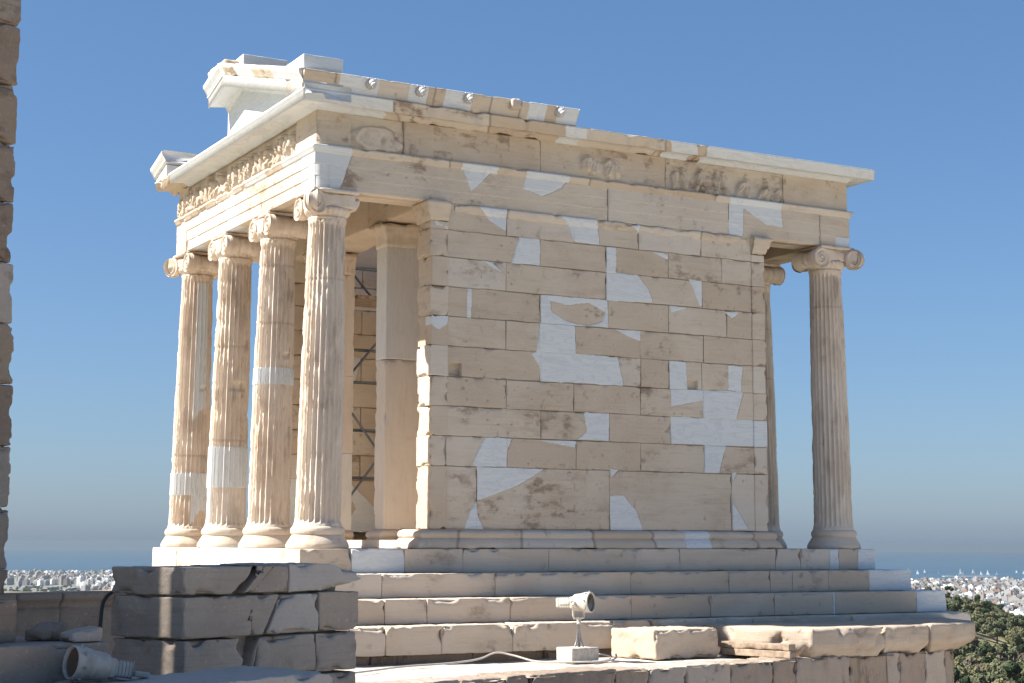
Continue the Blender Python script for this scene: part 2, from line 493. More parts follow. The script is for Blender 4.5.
# ---- steps
def ring_step(name, z0, z1, pr, nj, newx=(), nej=None, enew=(), seed=1, x0=None, notch=.036, ys=None):
    X0, X1, Y0, Y1 = -pr, (LX+pr if x0 is None else x0), -pr, (S3+pr if ys is None else ys)
    mb = MB()
    simple_box(mb, (X0+.10, Y0+.10, z0), (X1-.10, Y1-.10, z1-.004), tint=.4)
    zb = z0+.003
    ed = [X0]+list(nj)+[X1]
    for k in range(len(ed)-1):
        a, b = ed[k], ed[k+1]
        nw = 1.0 if any(a >= p-.02 and b <= q+.02 for p, q in newx) else 0.0
        rbox(mb, (a+.001, Y0, zb), (b-.001, Y0+.55, z1), res=.028, r=.008 if nw < .5 else .005, amp=.005, chip=.055, seed=seed*31+k, new=nw, cth=.51, topchip=True)
    ey = [Y0+.551]+list(nej or [1.2, 2.4, 3.6])+[Y1]
    for k in range(len(ey)-1):
        a, b = ey[k], ey[k+1]
        nw = 1.0 if any(a >= p-.02 and b <= q+.02 for p, q in enew) else 0.0
        rbox(mb, (X0, a+.001, zb), (X0+.5, b-.001, z1), res=.04, amp=.004, chip=.03, seed=seed*31+50+k, new=nw)
        rbox(mb, (X1-.5, a+.001, zb), (X1, b-.001, z1), res=.06, amp=.004, chip=.03, seed=seed*31+70+k)
    xs_ = np.linspace(X0+.501, X1-.501, 6)
    for k in range(5):
        rbox(mb, (xs_[k]+.001, Y1-.5, zb), (xs_[k+1]-.001, Y1, z1), res=.08, amp=.004, chip=.03, seed=seed*31+90+k)
    return mb.build(name, M_STEP, TEMPLE)
H1, H2, H3, H4 = -.268, -.532, -.80, -1.10
ring_step('stylobate', H1, 0, .39, [.22, .86, 1.59, 2.72, 4.58, 6.05, 6.45, 6.93, 7.08, 7.4], [(.22, .86), (6.93, 7.08), (7.4, 7.7)], [.5, 1.5, 2.98, 3.97], [(1.5, 2.98)], 1)
ring_step('step', H2, H1, .71, [.44, 1.84, 3.65, 5.08, 5.71, 6.06, 6.63, 7.3], [(7.3, 8.02)], None, [], 2)
ring_step('step', H3, H2, 1.02, [.34, .84, 1.86, 3.46, 4.58, 5.53, 6.44, 6.47, 7.81], [(6.44, 6.47), (7.81, 8.33)], None, [], 3, ys=4.30)
mb = MB()
ed = [-1.32, -.2, .21, .86, 1.72, 3.05]
for k in range(5):
    rbox(mb, (ed[k]+.002, -1.34, H4), (ed[k+1]-.002, -.8, H3), res=.03, r=.010, amp=.008, chip=.09, seed=400+k, cth=.49, topchip=True)
ed = [3.07, 3.6, 5.0, 6.55, 8.5]
for k in range(4):
    rbox(mb, (ed[k]+.002, -1.24-.03*(k % 2), H4), (ed[k+1]-.002, -.8, H3-.003), res=.035, r=.015, amp=.008, chip=.06, seed=420+k)
for k, (a, b) in enumerate(((-.79, .9), (.9, 2.6), (2.6, 4.0))):
    rbox(mb, (-1.32, a+.002, H4), (-.8, b-.002, H3), res=.06, seed=440+k)
simple_box(mb, (-1.2, -1.0, -1.3), (8.45, 4.2, H3-.008), tint=.5)
simple_box(mb, (-.6, 4.205, -1.3), (7.9, 5.2, H2-.008), tint=.5)
mb.build('foundation_course', M_STEP, TEMPLE)
mb = MB()
ed = [-1.3, .1, 1.3, 2.2, 3.2, 4.6, 6.2, 8.0]
for k in range(7):
    rbox(mb, (ed[k]+.004, -1.22+.02*(k % 3), -1.32), (ed[k+1]-.004, -.7, H4-.004), res=.04, r=.02, amp=.016, chip=.06, seed=460+k, tint=.8, dirt=.25)
mb.build('rubble_foundation', M_POROS, TEMPLE)

# ---- columns
def shaft_mb(cx, cy, seed, lean, bands=(), sockets=(), strips=(), smooth_z=(), wear=1.0):
    mb = MB(); nf = 24; per = 8; n = nf*per
    z0, z1 = .225, 3.72
    zs = np.unique(np.concatenate([np.linspace(z0, z1, 140), [z0+.02, z0+.04, z1-.02]]+[np.array([a-.004, a+.004, b-.004, b+.004]) for a, b in bands]))
    th = np.linspace(0, 2*math.pi, n, endpoint=False)
    T, Z = np.meshgrid(th, zs, indexing='ij')
    t = (Z-z0)/(z1-z0)
    Rr = .256*(1-t)+.212*t+.010*np.sin(math.pi*t)
    Rr += .030*np.exp(-(Z-z0)/.05)+.012*np.exp(-(z1-Z)/.03)
    u = (T/(2*math.pi)*nf) % 1
    w_ = np.clip((u-.07)/.86, 0, 1)
    prof = np.sin(math.pi*w_)**.55
    endf = sstep(0, .05, Z-z0-.045)*sstep(0, .05, z1-.05-Z)
    P = np.stack([np.cos(T)*.25, np.sin(T)*.25, Z], -1)+seed*5.3
    wob = sstep(.50, .78, fbm(P*[1, 1, .55], 3.2, seed, 3))
    eros = wob*.55*wear
    new = np.zeros_like(Z)
    for a, b in bands: new[(Z > a) & (Z < b)] = 1
    for (ta, tb, za, zb) in strips:
        dd = (T-ta) % (2*math.pi)
        new[(dd < (tb-ta)) & (Z > za+.5*(vnoise(P, 3, 5)-.5)) & (Z < zb)] = 1
    eros = eros*(1-new)
    dep = .042*(1-t*.15)
    h = -dep*prof*endf*(1-.45*eros)
    arr = 1-prof
    h -= eros*.014*arr+eros*.004
    h -= arr*np.maximum(0, fbm(P*[1, 1, .22], 30, seed+3, 3)-.49)*.075*(.25+.75*sstep(.35, .65, vnoise(P, 3.5, seed+5)))*wear*(1-new)
    h -= np.maximum(0, fbm(P, 9, seed+8, 4)-.61)*.07*wear*(1-new)
    h += (fbm(P, 30, seed+9, 2)-.5)*.006*(1-new)
    h += new*.004
    dirt = np.clip(eros*.2+sstep(.56, .8, fbm(P*[1, 1, .35], 9, seed+12))*.45, 0, 1)*(1-new)
    for (tc, zc, dt, dz, dp) in sockets:
        dd = np.abs(((T-tc+math.pi) % (2*math.pi))-math.pi)
        m = (dd < dt) & (np.abs(Z-zc) < dz); h[m] = -dp; dirt[m] = .15
    for j in (1.05, 2.25, 2.95):
        jz = j+(seed*0.37 % .5)
        m = np.abs(Z-jz) < .006
        h -= m*.006; dirt = np.maximum(dirt, m*.5)
    Rr = Rr+h
    X = cx+np.cos(T)*Rr+lean*(t*2-1)*.5; Y = cy+np.sin(T)*Rr
    V = np.stack([X, Y, Z], -1)
    tint = fbm(P, .9, seed+2, 2)
    mb.add(V.reshape(-1, 3), [quads(n, len(zs), True), (np.arange(n)*len(zs))[::-1].reshape(1, -1), (np.arange(n)*len(zs)+len(zs)-1).reshape(1, -1)], new.reshape(-1), np.clip(tint*.9, 0, 1).reshape(-1), dirt.reshape(-1))
    return mb

def base_mb(cx, cy, seed, broken=None):
    mb = MB()
    pr = [(.20, .0), (.345, .0), (.352, .012), (.350, .045), (.325, .09), (.303, .125), (.292, .145), (.285, .150), (.285, .158), (.290, .16), (.298, .170), (.303, .195), (.298, .222), (.288, .238), (.276, .245), (.2, .245)]
    pr2 = []
    for a, b in zip(pr[:-1], pr[1:]):
        for q in np.linspace(0, 1, 3, endpoint=False): pr2.append((a[0]+(b[0]-a[0])*q, a[1]+(b[1]-a[1])*q))
    pr2.append(pr[-1])
    def f(P, th):
        S = P+np.array([seed*2.1, 0, 0])
        rr = np.linalg.norm(P[..., :2], axis=-1, keepdims=True)
        d = (fbm(S, 9, seed, 3)-.5)*.018+np.maximum(0, fbm(S, 5, seed+4, 3)-.55)*.16
        if broken is not None:
            dv = np.cos(th-broken)[:, None]
            d = d+np.maximum(0, dv-.55)*.09*sstep(.10, .0, P[..., 2])*(.6+vnoise(S, 9, seed))
        P = P.copy(); P[..., :2] *= 1-np.clip(d, -.02, .14)[..., None]
        return P
    lathe(mb, pr2, 96, (cx, cy, 0), func=f, tint=.35+.2*(seed % 3)/3)
    return mb

def volute(mb, C, A, Rv_=.135, thick=.07, seed=0, n=72, m=26):
    # disc whose carved face looks along A; spiral relief on both faces
    A = np.array(A, float); A /= np.linalg.norm(A)
    up = np.array((0, 0, 1.)); Bx = np.cross(up, A)
    th = np.linspace(0, 2*math.pi, n, endpoint=False)
    rr = np.linspace(0.02, 1, m)
    T, Q = np.meshgrid(th, rr, indexing='ij')
    for sgn in (1, -1):
        ph = (np.log(np.maximum(Q, 1e-3)/1.0)/(-.36*1.0))
        u = (ph - sgn*T/(2*math.pi)*2.0) % 2.0/2.0
        lay = np.where(Q < .17, .012*np.sqrt(np.maximum(0, 1-(Q/.17)**2)), -.020*np.sin(math.pi*np.clip((u-.12)/.82, 0, 1))**.8)
        lay = lay*(1-.0*Q)
        P = np.array(C)+(np.cos(T)*Q*Rv_)[..., None]*Bx+(np.sin(T)*Q*Rv_)[..., None]*up+((thick/2+lay)*sgn)[..., None]*A
        P = P+(np.stack([fbm(P, 9, seed+q, 2)-.5 for q in range(3)], -1))*.010
        f = quads(n, m, True)
        if sgn < 0: f = f[:, ::-1]
        cidx = (np.arange(n)*m).reshape(1, -1)
        mb.add(P.reshape(-1, 3), [f, cidx if sgn < 0 else cidx[:, ::-1]], tint=.45, dirt=(np.clip(-lay*22, 0, .35)).reshape(-1))
    # rim
    zz = np.linspace(-thick/2, thick/2, 8)
    T, Z = np.meshgrid(th, zz, indexing='ij')
    rad = Rv_*(1-.06*np.sin(math.pi*(Z/thick+.5))+.02*np.cos(Z/thick*2*math.pi*3))
    P = np.array(C)+(np.cos(T)*rad)[..., None]*Bx+(np.sin(T)*rad)[..., None]*up+Z[..., None]*A
    P = P+(np.stack([fbm(P, 9, seed+q, 2)-.5 for q in range(3)], -1))*.010
    mb.add(P.reshape(-1, 3), quads(n, len(zz), True)[:, ::-1], tint=.45)

def bolster(mb, C, A, L, seed=0, r0=.133):
    A = np.array(A, float); A /= np.linalg.norm(A)
    up = np.array((0, 0, 1.)); B = np.cross(up, A)
    n = 40; zz = np.linspace(-L/2, L/2, 26); th = np.linspace(0, 2*math.pi, n, endpoint=False)
    T, Z = np.meshgrid(th, zz, indexing='ij')
    q = np.abs(Z)/(L/2)
    rad = r0*(.72+.28*q**1.6)+.006*np.cos(np.clip(q*4, 0, 4)*math.pi)*(q < .5)
    P = np.array(C)+(np.cos(T)*rad)[..., None]*B+(np.sin(T)*rad)[..., None]*up+Z[..., None]*A
    P = P+(np.stack([fbm(P, 7, seed+k, 3)-.5 for k in range(3)], -1))*.02
    mb.add(P.reshape(-1, 3), [quads(n, len(zz), True)[:, ::-1]], tint=.5)

def capital_mb(cx, cy, kind, seed, dx=0):
    # kind: ('E',None) plain front; ('E',-1) / ('E',+1) corner towards -y / +y ; 'W' mirrors x
    mb = MB(); side, cor = kind
    sx = -1 if side == 'E' else 1
    cx = cx+dx; zc = 3.865
    f = lambda x, y, z: (cx+x*(-sx), cy+y, z)      # local x: + points inwards (away from the front)
    d = lambda x, y, z=0: (x*(-sx), y, z)
    # neck + echinus with eggs
    pr = [(.10, 3.70), (.214, 3.70), (.222, 3.706), (.222, 3.722), (.214, 3.728), (.218, 3.738), (.240, 3.755), (.262, 3.78), (.272, 3.805), (.265, 3.825), (.235, 3.835), (.1, 3.84)]
    def ef(P, th):
        P = P.copy(); z = P[..., 2]
        k = sstep(3.735, 3.76, z)*sstep(3.835, 3.82, z)
        a = 1-.07*k*(1-np.abs(np.cos(th*12))**.7)[:, None]-.03*fbm(P+seed, 9, seed, 3)
        P[..., 0] *= a; P[..., 1] *= a
        return P
    lathe(mb, [tuple(np.array(a)+(np.array(b)-np.array(a))*q) for a, b in zip(pr[:-1], pr[1:]) for q in (0, .5)]+[pr[-1]], 144, (cx, cy, 0), func=ef, tint=.5)
    # body between the volutes (canalis) and abacus
    yl, yh = -.255, .255
    if cor is None:
        rbox(mb, (-.235, yl, 3.83), (.235, yh, 3.985), (cx, cy, 0), res=.03, r=.02, amp=.006, chip=.04, seed=seed+1)
        rbox(mb, (-.25, -.30, 3.985), (.25, .30, 4.028), (cx, cy, 0), res=.03, r=.018, amp=.005, chip=.05, seed=seed+2)
        for s in (-1, 1):
            for q in (-1, 1):
                volute(mb, f(.215*q, .255*s, zc), d(-1, 0) if q < 0 else d(1, 0), thick=.075, seed=seed+3+s+q*7)
            bolster(mb, f(0, .255*s, zc), (1, 0, 0), .40, seed+9+s)
    else:
        rbox(mb, (-.245, -.245, 3.83), (.245, .245, 3.985), (cx, cy, 0), res=.03, r=.02, amp=.006, chip=.04, seed=seed+1)
        rbox(mb, (-.285, -.285, 3.985), (.285, .285, 4.028), (cx, cy, 0), res=.03, r=.018, amp=.005, chip=.05, seed=seed+2)
        # plain volute on the front, away from the corner, with its bolster
        volute(mb, f(-.225, -.265*cor, zc), d(-1, 0), thick=.075, seed=seed+3)
        bolster(mb, f(.0, -.265*cor, zc), (1, 0, 0), .42, seed+5)
        # plain volute on the flank
        if seed == 33:      # broken away at the north-east corner
            rbox(mb, (.12, -.20, 3.80), (.34, .20, 3.975), (cx, cy, 0), res=.02, r=.05, amp=.02, chip=.14, seed=seed+4, cth=.42, warp=lambda P: P-np.stack([.5*np.maximum(0, 3.93-P[:, 2]), 0*P[:, 0], 0*P[:, 0]], -1))
        else:
            volute(mb, f(.265, .225*cor, zc), d(0, cor), thick=.075, seed=seed+4)
            bolster(mb, f(.265, .0, zc), (0, 1, 0), .42, seed+6)
        # inner ends
        volute(mb, f(.225, -.265*cor, zc), d(1, 0), thick=.06, seed=seed+14)
        # corner volute: two spirals bent outwards until they meet on the diagonal
        volute(mb, f(-.275, .265*cor, zc), d(-.93, -.37*cor), thick=.085, seed=seed+7, Rv_=.137)
        volute(mb, f(-.265, .275*cor, zc), d(.37, .93*cor), thick=.085, seed=seed+8, Rv_=.137)
        O = np.array(f(-.19, .19*cor, 0)); g = 1/math.sqrt(2)
        ax = np.array([d(-g, g*cor), d(g, g*cor), (0, 0, 1)])
        rbox(mb, (-.10, -.06, 3.84), (.17, .06, 3.99), O, ax if np.linalg.det(ax) > 0 else np.array([ax[0], -ax[1], ax[2]]), res=.03, r=.02, amp=.005, seed=seed+8)
    return mb

col_spec = {
    ('E', 0): dict(seed=11, bands=(), sockets=(), strips=(), brk=-1.9),
    ('E', 1): dict(seed=12, bands=[(1.95, 2.15)], sockets=[(-1.20, 2.30, .30, .035, .05)], strips=(), brk=None),
    ('E', 2): dict(seed=13, bands=[(.76, 1.28)], sockets=[(-1.45, 2.05, .55, .045, .05)], strips=[(3.0, 3.45, .3, 1.3)], brk=None),
    ('E', 3): dict(seed=14, bands=[(.70, 1.0)], sockets=[(-1.25, 2.15, .2, .03, .05)], strips=[(-1.85, -1.05, 1.75, 3.6), (-1.75, -.6, .25, .75)], brk=-2.4),
    ('W', 0): dict(seed=21, bands=(), sockets=(), strips=(), brk=None),
    ('W', 1): dict(seed=22, bands=(), sockets=(), strips=(), brk=None),
    ('W', 2): dict(seed=23, bands=(), sockets=(), strips=(), brk=None),
    ('W', 3): dict(seed=24, bands=(), sockets=(), strips=(), brk=None),
}
for (sd_, k), sp in col_spec.items():
    x = 0 if sd_ == 'E' else LX; y = CI*k
    lean = .055 if sd_ == 'E' else -.05
    co = shaft_mb(x, y, sp['seed'], lean, sp['bands'], sp['sockets'], sp['strips'], wear=1.0).build('column', M_COLUMN, TEMPLE)
    co['_o'] = list(TEMPLE['_o'])
    base_mb(x-lean/2, y, sp['seed'], sp['brk']).build('column_base', M_STEP, co)
    cor = -1 if k == 0 else (1 if k == 3 else None)
    capital_mb(x, y, (sd_, cor), sp['seed']*3, lean/2).build('capital', M_COLUMN, co)

# ---- cella
rows = [(.226, .946, [1.86, 3.68, 5.51]), (.946, 1.295, [2.26, 3.21, 4.14, 5.10]), (1.295, 1.64, [2.72, 3.68, 4.59]), (1.64, 1.987, [2.25, 3.18, 4.14, 5.09]),
        (1.987, 2.343, [2.72, 4.15, 4.57, 5.07]), (2.343, 2.69, [2.24, 2.70, 3.20, 4.14, 5.10]), (2.69, 3.04, [2.71, 3.67, 4.57, 5.47]),
        (3.04, 3.385, [2.24, 3.65, 5.09]), (3.385, 3.71, [2.71, 3.65, 4.57, 5.40]), (3.71, 4.03, [2.25, 3.19, 4.13, 5.08])]
NEWP = [[(1.85, 4.03), (2.25, 4.04), (2.24, 3.77), (2.02, 3.87)], [(2.99, 4.03), (3.51, 4.03), (3.56, 3.72), (3.19, 3.73), (3.12, 3.90)],
 [(2.42, 3.71), (2.71, 3.71), (2.71, 3.39), (2.32, 3.39)], [(1.72, 3.03), (1.78, 3.03), (1.77, 2.68), (1.72, 2.69)],
 [(2.72, 3.04), (3.67, 3.04), (3.67, 2.70), (3.01, 2.69), (2.72, 2.70)], [(1.19, 2.67), (1.48, 2.69), (1.45, 2.59), (1.34, 2.52), (1.27, 2.56)],
 [(2.70, 2.70), (3.20, 2.69), (3.20, 2.34), (2.66, 2.34)], [(1.29, 3.75), (1.45, 3.74), (1.45, 3.71), (1.29, 3.81)], [(1.90, 3.38), (2.05, 3.37), (2.22, 3.24)],
 [(3.66, 3.70), (3.79, 3.70), (3.79, 3.38), (3.65, 3.39)], [(4.33, 3.70), (4.57, 3.69), (4.57, 3.62)],
 [(3.65, 3.39), (4.11, 3.39), (4.27, 3.22), (4.34, 3.05), (3.65, 3.03)], [(4.88, 3.40), (5.08, 3.39), (5.08, 3.07), (5.05, 3.07)],
 [(4.59, 3.04), (4.87, 3.03), (4.62, 2.95)], [(5.43, 3.03), (5.67, 3.03), (5.55, 2.94)], [(3.77, 2.68), (4.14, 2.69), (4.14, 2.55)], [(4.00, 4.02), (4.15, 4.03), (4.13, 3.91)],
 [(2.59, 2.32), (2.70, 2.345), (3.68, 2.345), (3.70, 1.99), (2.72, 1.99), (2.70, 2.18)], [(3.32, 1.64), (3.68, 1.64), (3.68, 1.30), (3.23, 1.31), (3.36, 1.41)],
 [(1.97, 1.30), (2.32, 1.29), (2.26, 1.14), (2.26, .95), (1.80, .95), (1.85, 1.09)], [(2.68, 1.29), (3.21, 1.29), (3.19, 1.21)],
 [(1.86, .946), (2.76, .946), (2.41, .74), (1.87, .56)], [(1.86, .55), (1.88, .38), (1.96, .22), (1.70, .22), (1.77, .43)],
 [(3.41, 2.33), (3.81, 2.34), (3.90, 1.99), (3.41, 1.99)], [(4.58, 2.34), (4.82, 2.34), (4.85, 1.98), (4.58, 1.98)], [(5.49, 2.33), (5.72, 2.33), (5.68, 2.00), (5.48, 2.01)],
 [(4.59, 1.99), (5.71, 2.00), (5.60, 1.64), (5.09, 1.64), (5.07, 1.86), (4.60, 1.76)], [(4.59, 1.64), (6.20, 1.64), (6.20, 1.30), (4.59, 1.30)],
 [(5.10, 1.31), (5.43, 1.31), (5.32, .946), (5.09, .946)], [(3.68, .96), (3.82, .96), (3.71, .86)], [(3.69, .64), (3.89, .64), (4.07, .47), (4.16, .22), (3.69, .22)],
 [(5.51, .96), (5.60, .96), (5.54, .86)], [(5.52, .59), (5.77, .24), (5.52, .24)]]
NOTN = [[(2.85, 2.97), (3.08, 2.94), (3.40, 2.98), (3.63, 2.89), (3.58, 2.76), (3.40, 2.70), (3.05, 2.74), (2.87, 2.84)], [(3.24, 2.69), (3.67, 2.69), (3.67, 2.35), (3.24, 2.35)]]
NOTN = NOTN[:1]
YW = -.205
def newf_wall(P):
    r = np.zeros(len(P)); m = P[:, 1] < -.05
    for p in NEWP: r[m & inpoly(P[:, 0], P[:, 2], p)] = 1
    return r
mb = MB()
us = withlines(1.462, 5.872, .0085, sorted(set(j for _, _, js in rows for j in js)))
vs = withlines(.226, 4.03, .0085, [a for a, _, _ in rows])
relief(mb, (0, YW, 0), (1, 0, 0), (0, 0, 1), us, vs, masonry(rows, 1.46, 5.87, NEWP, [(1.49, 1.65, 2.0, 2.15, .07), (4.86, 5.0, 2.0, 2.11, .06)], NOTN, seed=3, rough=.003), .20)
# antae: a stack of dressed blocks at each end, 15 mm proud of the wall
for k, (a, b, _) in enumerate(rows):
    top = k == len(rows)-1
    if not top:
        rg = random.Random(k+3)
        x0 = 1.235+rg.uniform(-.012, .012)+(.02 if k in (5, 7) else 0)-.003*k+.02
        rbox(mb, (x0, YW-.017, a+.0012), (1.468, .14, b-.0012), res=.018, r=.006, amp=.005, chip=.07, seed=700+k, newf=newf_wall, cth=.53)
        rbox(mb, (5.868, YW-.017, a+.0015), (6.075+rg.uniform(-.01, .01), .25, b-.0012), res=.022, r=.007, amp=.005, chip=.05, seed=720+k, newf=newf_wall)
    else:
        for q, (x0, x1) in enumerate(((1.235, 1.468), (5.868, 6.075))):
            rbox(mb, (x0, YW-.017, a), (x1, .14, 3.80), res=.025, r=.01, amp=.004, chip=.05, seed=740+q, newf=newf_wall)
# core and inner face
simple_box(mb, (1.47, YW+.19, .226), (5.87, .12, 4.03), tint=.5)
inr = [(a, b, [j+.5*(i % 2) for j in (1.9, 3.0, 4.2, 5.0)]) for i, (a, b, _) in enumerate(rows)]
relief(mb, (0, .139, 0), (-1, 0, 0), (0, 0, 1), np.linspace(-5.87, -1.46, 110), withlines(.226, 4.03, .04, [a for a, _, _ in rows]), masonry([(a, b, [-j for j in js]) for a, b, js in inr], -5.87, -1.46, seed=8, rough=.005), .018)
mb.build('cella_wall', M_MARBLE, TEMPLE)
# south wall
mb = MB()
YS = S3-.25
patch = [[(1.2, .226), (2.9, .226), (2.6, .6), (2.2, .95), (1.2, .95)], [(3.3, 1.64), (4.1, 1.64), (4.0, 1.3), (3.2, 1.3)], [(1.9, 2.7), (2.4, 2.7), (2.3, 2.35), (1.8, 2.35)]]
relief(mb, (0, YS, 0), (1, 0, 0), (0, 0, 1), withlines(1.12, 6.14, .016, sorted(set(j for _, _, js in inr for j in js))), withlines(.226, 4.03, .016, [a for a, _, _ in rows]), masonry(inr, 1.12, 6.14, patch, [], [[(1.8, .3), (2.2, .3), (2.35, .55), (2.2, .8), (1.8, .7)]], seed=15, rough=.005, jw=.009), .42)
mb.build('cella_wall', M_MARBLE, TEMPLE)
mb = MB()
simple_box(mb, (5.70, .26, .226), (6.10, YS-.01, 4.03))
relief(mb, (5.69, 0, 0), (0, -1, 0), (0, 0, 1), np.linspace(-4.38, -.24, 100), withlines(.226, 4.03, .04, [a for a, _, _ in rows]), masonry([(a, b, [-j+.3 for j in (1.9, 3.0, 4.2)]) for a, b, js in inr], -4.4, -.24, seed=18), .012)
mb.build('cella_wall', M_MARBLE, TEMPLE)
# anta capitals and wall crown mouldings
capprof = [(0, 3.80), (.012, 3.80), (.018, 3.83), (.030, 3.845), (.030, 3.87), (.046, 3.885), (.052, 3.915), (.060, 3.93), (.060, 3.965), (.078, 3.985), (.078, 4.027), (-.06, 4.027), (-.06, 3.80)]
mb = MB()
sweep(mb, capprof, [(1.235, .14, 0), (1.235, YW-.017, 0), (1.468, YW-.017, 0)], seed=5, amp=.002, erode=.012, newf=newf_wall, step=.02)
sweep(mb, capprof, [(5.868, YW-.017, 0), (6.075, YW-.017, 0), (6.075, .25, 0)], seed=6, amp=.003, erode=.03, step=.02)
crown = [(-.05, 3.92), (.0, 3.92), (.010, 3.925), (.014, 3.955), (.026, 3.97), (.030, 4.0), (.030, 4.026), (-.05, 4.026)]
sweep(mb, crown, [(1.55, YW, 0), (5.80, YW, 0)], seed=7, amp=.003, erode=.05, newf=newf_wall, step=.025, joints=[.7, 1.64, 2.58, 3.53])
mb.build('anta_capital', M_MARBLE, TEMPLE)
# wall base moulding
bprof = [(-.12, .0), (.115, .0), (.120, .02), (.105, .07), (.070, .105), (.058, .118), (.052, .12), (.052, .128), (.062, .133), (.072, .155), (.068, .185), (.050, .205), (.022, .214), (.0, .222), (-.12, .222)]
mb = MB()
def nb(P): return ((P[:, 0] > 4.72) & (P[:, 0] < 5.09)).astype(float)
sweep(mb, bprof, [(1.16, .30, 0), (1.16, YW-.017, 0), (6.09, YW-.017, 0), (6.09, .40, 0)], seed=9, amp=.003, erode=.02, newf=nb, step=.03, joints=[1.0, 1.8, 2.75, 3.6, 4.25, 5.1])
sweep(mb, bprof, [(6.14, S3-.4, 0), (6.14, S3+.222, 0), (1.12, S3+.222, 0), (1.12, S3-.4, 0)], seed=10, step=.08)
simple_box(mb, (1.14, -.1, .004), (6.1, S3+.1, .10), tint=.4)
mb.build('base_moulding', M_STEP, TEMPLE)
# piers between the antae
for q, y in enumerate((1.05, 3.28)):
    mb = MB()
    zz = [.226, 1.26, 2.30, 3.70] if q else [.226, 2.30, 3.70]
    for k in range(len(zz)-1):
        nw = 1.0 if (q == 0 and k == 1) or (q == 1 and k == 0) else 0.0
        rbox(mb, (1.25, y, zz[k]), (1.80 if nw < .5 else 1.797, y+.29, zz[k+1]-.001), res=.025, r=.010, amp=.005 if not nw else .002, chip=.04 if not nw else .01, seed=800+q*9+k, new=.52 if nw else 0, tint=.2 if not nw else .05, dirt=0 if nw else .04)
    pp = mb.build('pier', M_COLUMN if True else M_MARBLE, TEMPLE); pp['_o'] = list(TEMPLE['_o'])
    mb = MB()
    pc = [(-.1, 3.69), (.006, 3.69), (.012, 3.74), (.012, 3.80), (.03, 3.82), (.035, 3.86), (.05, 3.875), (.05, 3.91), (.075, 3.93), (.08, 3.99), (-.1, 3.99)]
    sweep(mb, pc, [(1.80, y+.29, 0), (1.25, y+.29, 0), (1.25, y, 0), (1.80, y, 0)], seed=30+q, amp=.004, erode=.05, step=.03)
    simple_box(mb, (1.26, y+.01, 3.69), (1.79, y+.28, 3.985), tint=.6)
    mb.build('pier_capital', M_COLUMN, pp)
    mb = MB()
    sweep(mb, bprof, [(1.80, y+.29, 0), (1.25, y+.29, 0), (1.25, y, 0), (1.80, y, 0)], seed=33+q, amp=.004, step=.03)
    simple_box(mb, (1.26, y+.01, .0), (1.79, y+.28, .22), tint=.6)
    mb.build('pier_base', M_STEP, pp)

# ---- entablature
A0, A1 = 4.03, 4.51
AX = .222
def arch_face(rows_j, u0, u1, polys, seed, fascia, rough=.004):
    base = masonry([(A0-.1, A1+.1, rows_j)], u0, u1, polys, seed=seed, rough=rough, jw=.007)
    def f(u, v):
        h, n, t, d = base(u, v)
        h = h+fascia*(sstep(4.165, 4.170, v)+sstep(4.305, 4.310, v))-2*fascia
        return h, n, t, d
    return f
mb = MB()
polyN = [[(-.25, 4.55), (.25, 4.52), (.07, 4.02), (-.25, 4.02)], [(1.62, 4.52), (2.11, 4.52), (1.76, 4.20)], [(2.52, 4.52), (3.11, 4.52), (3.00, 4.37), (2.74, 4.25), (2.46, 4.29)],
         [(5.52, 4.52), (6.36, 4.52), (6.39, 4.20), (6.12, 4.22), (5.75, 4.40), (5.74, 4.02), (5.51, 4.02)], [(7.28, 4.17), (7.54, 4.17), (7.54, 4.0), (7.28, 4.0)]]
relief(mb, (0, -AX, 0), (1, 0, 0), (0, 0, 1), withlines(-AX, LX+AX, .010, [1.76, 3.67, 5.51, 7.02]), withlines(A0, A1, .010, [4.167, 4.307], (.003,)), arch_face([3.67, 5.51, 7.02], -AX, LX+AX, polyN, 41, .003, .004), .20)
polyE = [[(-.25, 4.55), (-.25, 4.0), (.25, 4.0), (.2, 4.55)], [(2.35, 4.0), (2.75, 4.0), (2.9, 4.55), (2.55, 4.55)], [(3.9, 4.0), (4.2, 4.0), (4.0, 4.3)]]
polyE2 = [[(-x, z) for x, z in p] for p in polyE]
relief(mb, (-AX, 0, 0), (0, -1, 0), (0, 0, 1), withlines(-S3-AX, AX, .012, [-1.55, -3.1]), withlines(A0, A1, .010, [4.167, 4.307], (.003,)), arch_face([-1.55, -3.1], -S3-AX, AX, polyE2, 43, .009), .18)
# bodies
simple_box(mb, (.0, -.024, A0), (LX, AX, A1), tint=.55)
simple_box(mb, (-.044, AX+.001, A0+.001), (AX, S3-AX-.001, A1), tint=.5)
simple_box(mb, (-.042, -.02, A0+.002), (-.002, AX, A1), tint=.5)
simple_box(mb, (-AX, S3-AX, A0), (LX+AX, S3+AX, A1), tint=.5)
simple_box(mb, (LX-AX, AX+.001, A0), (LX+AX, S3-AX-.001, A1), tint=.5)
simple_box(mb, (LX+.001, -.021, A0+.001), (LX+AX-.001, AX, A1-.001), tint=.5)
# beam across antae and piers, and over the back wall
for k, (a, b) in enumerate(((AX+.004, 1.55), (1.55, 3.10), (3.10, S3-AX-.004))):
    rbox(mb, (1.22, a, 3.995), (1.84, b-.002, 4.50), res=.06, r=.008, amp=.004, chip=.03, seed=870+k)
simple_box(mb, (5.72, AX+.004, 4.032), (6.05, S3-AX-.004, 4.50), tint=.5)
mb.build('architrave', M_MARBLE, TEMPLE)
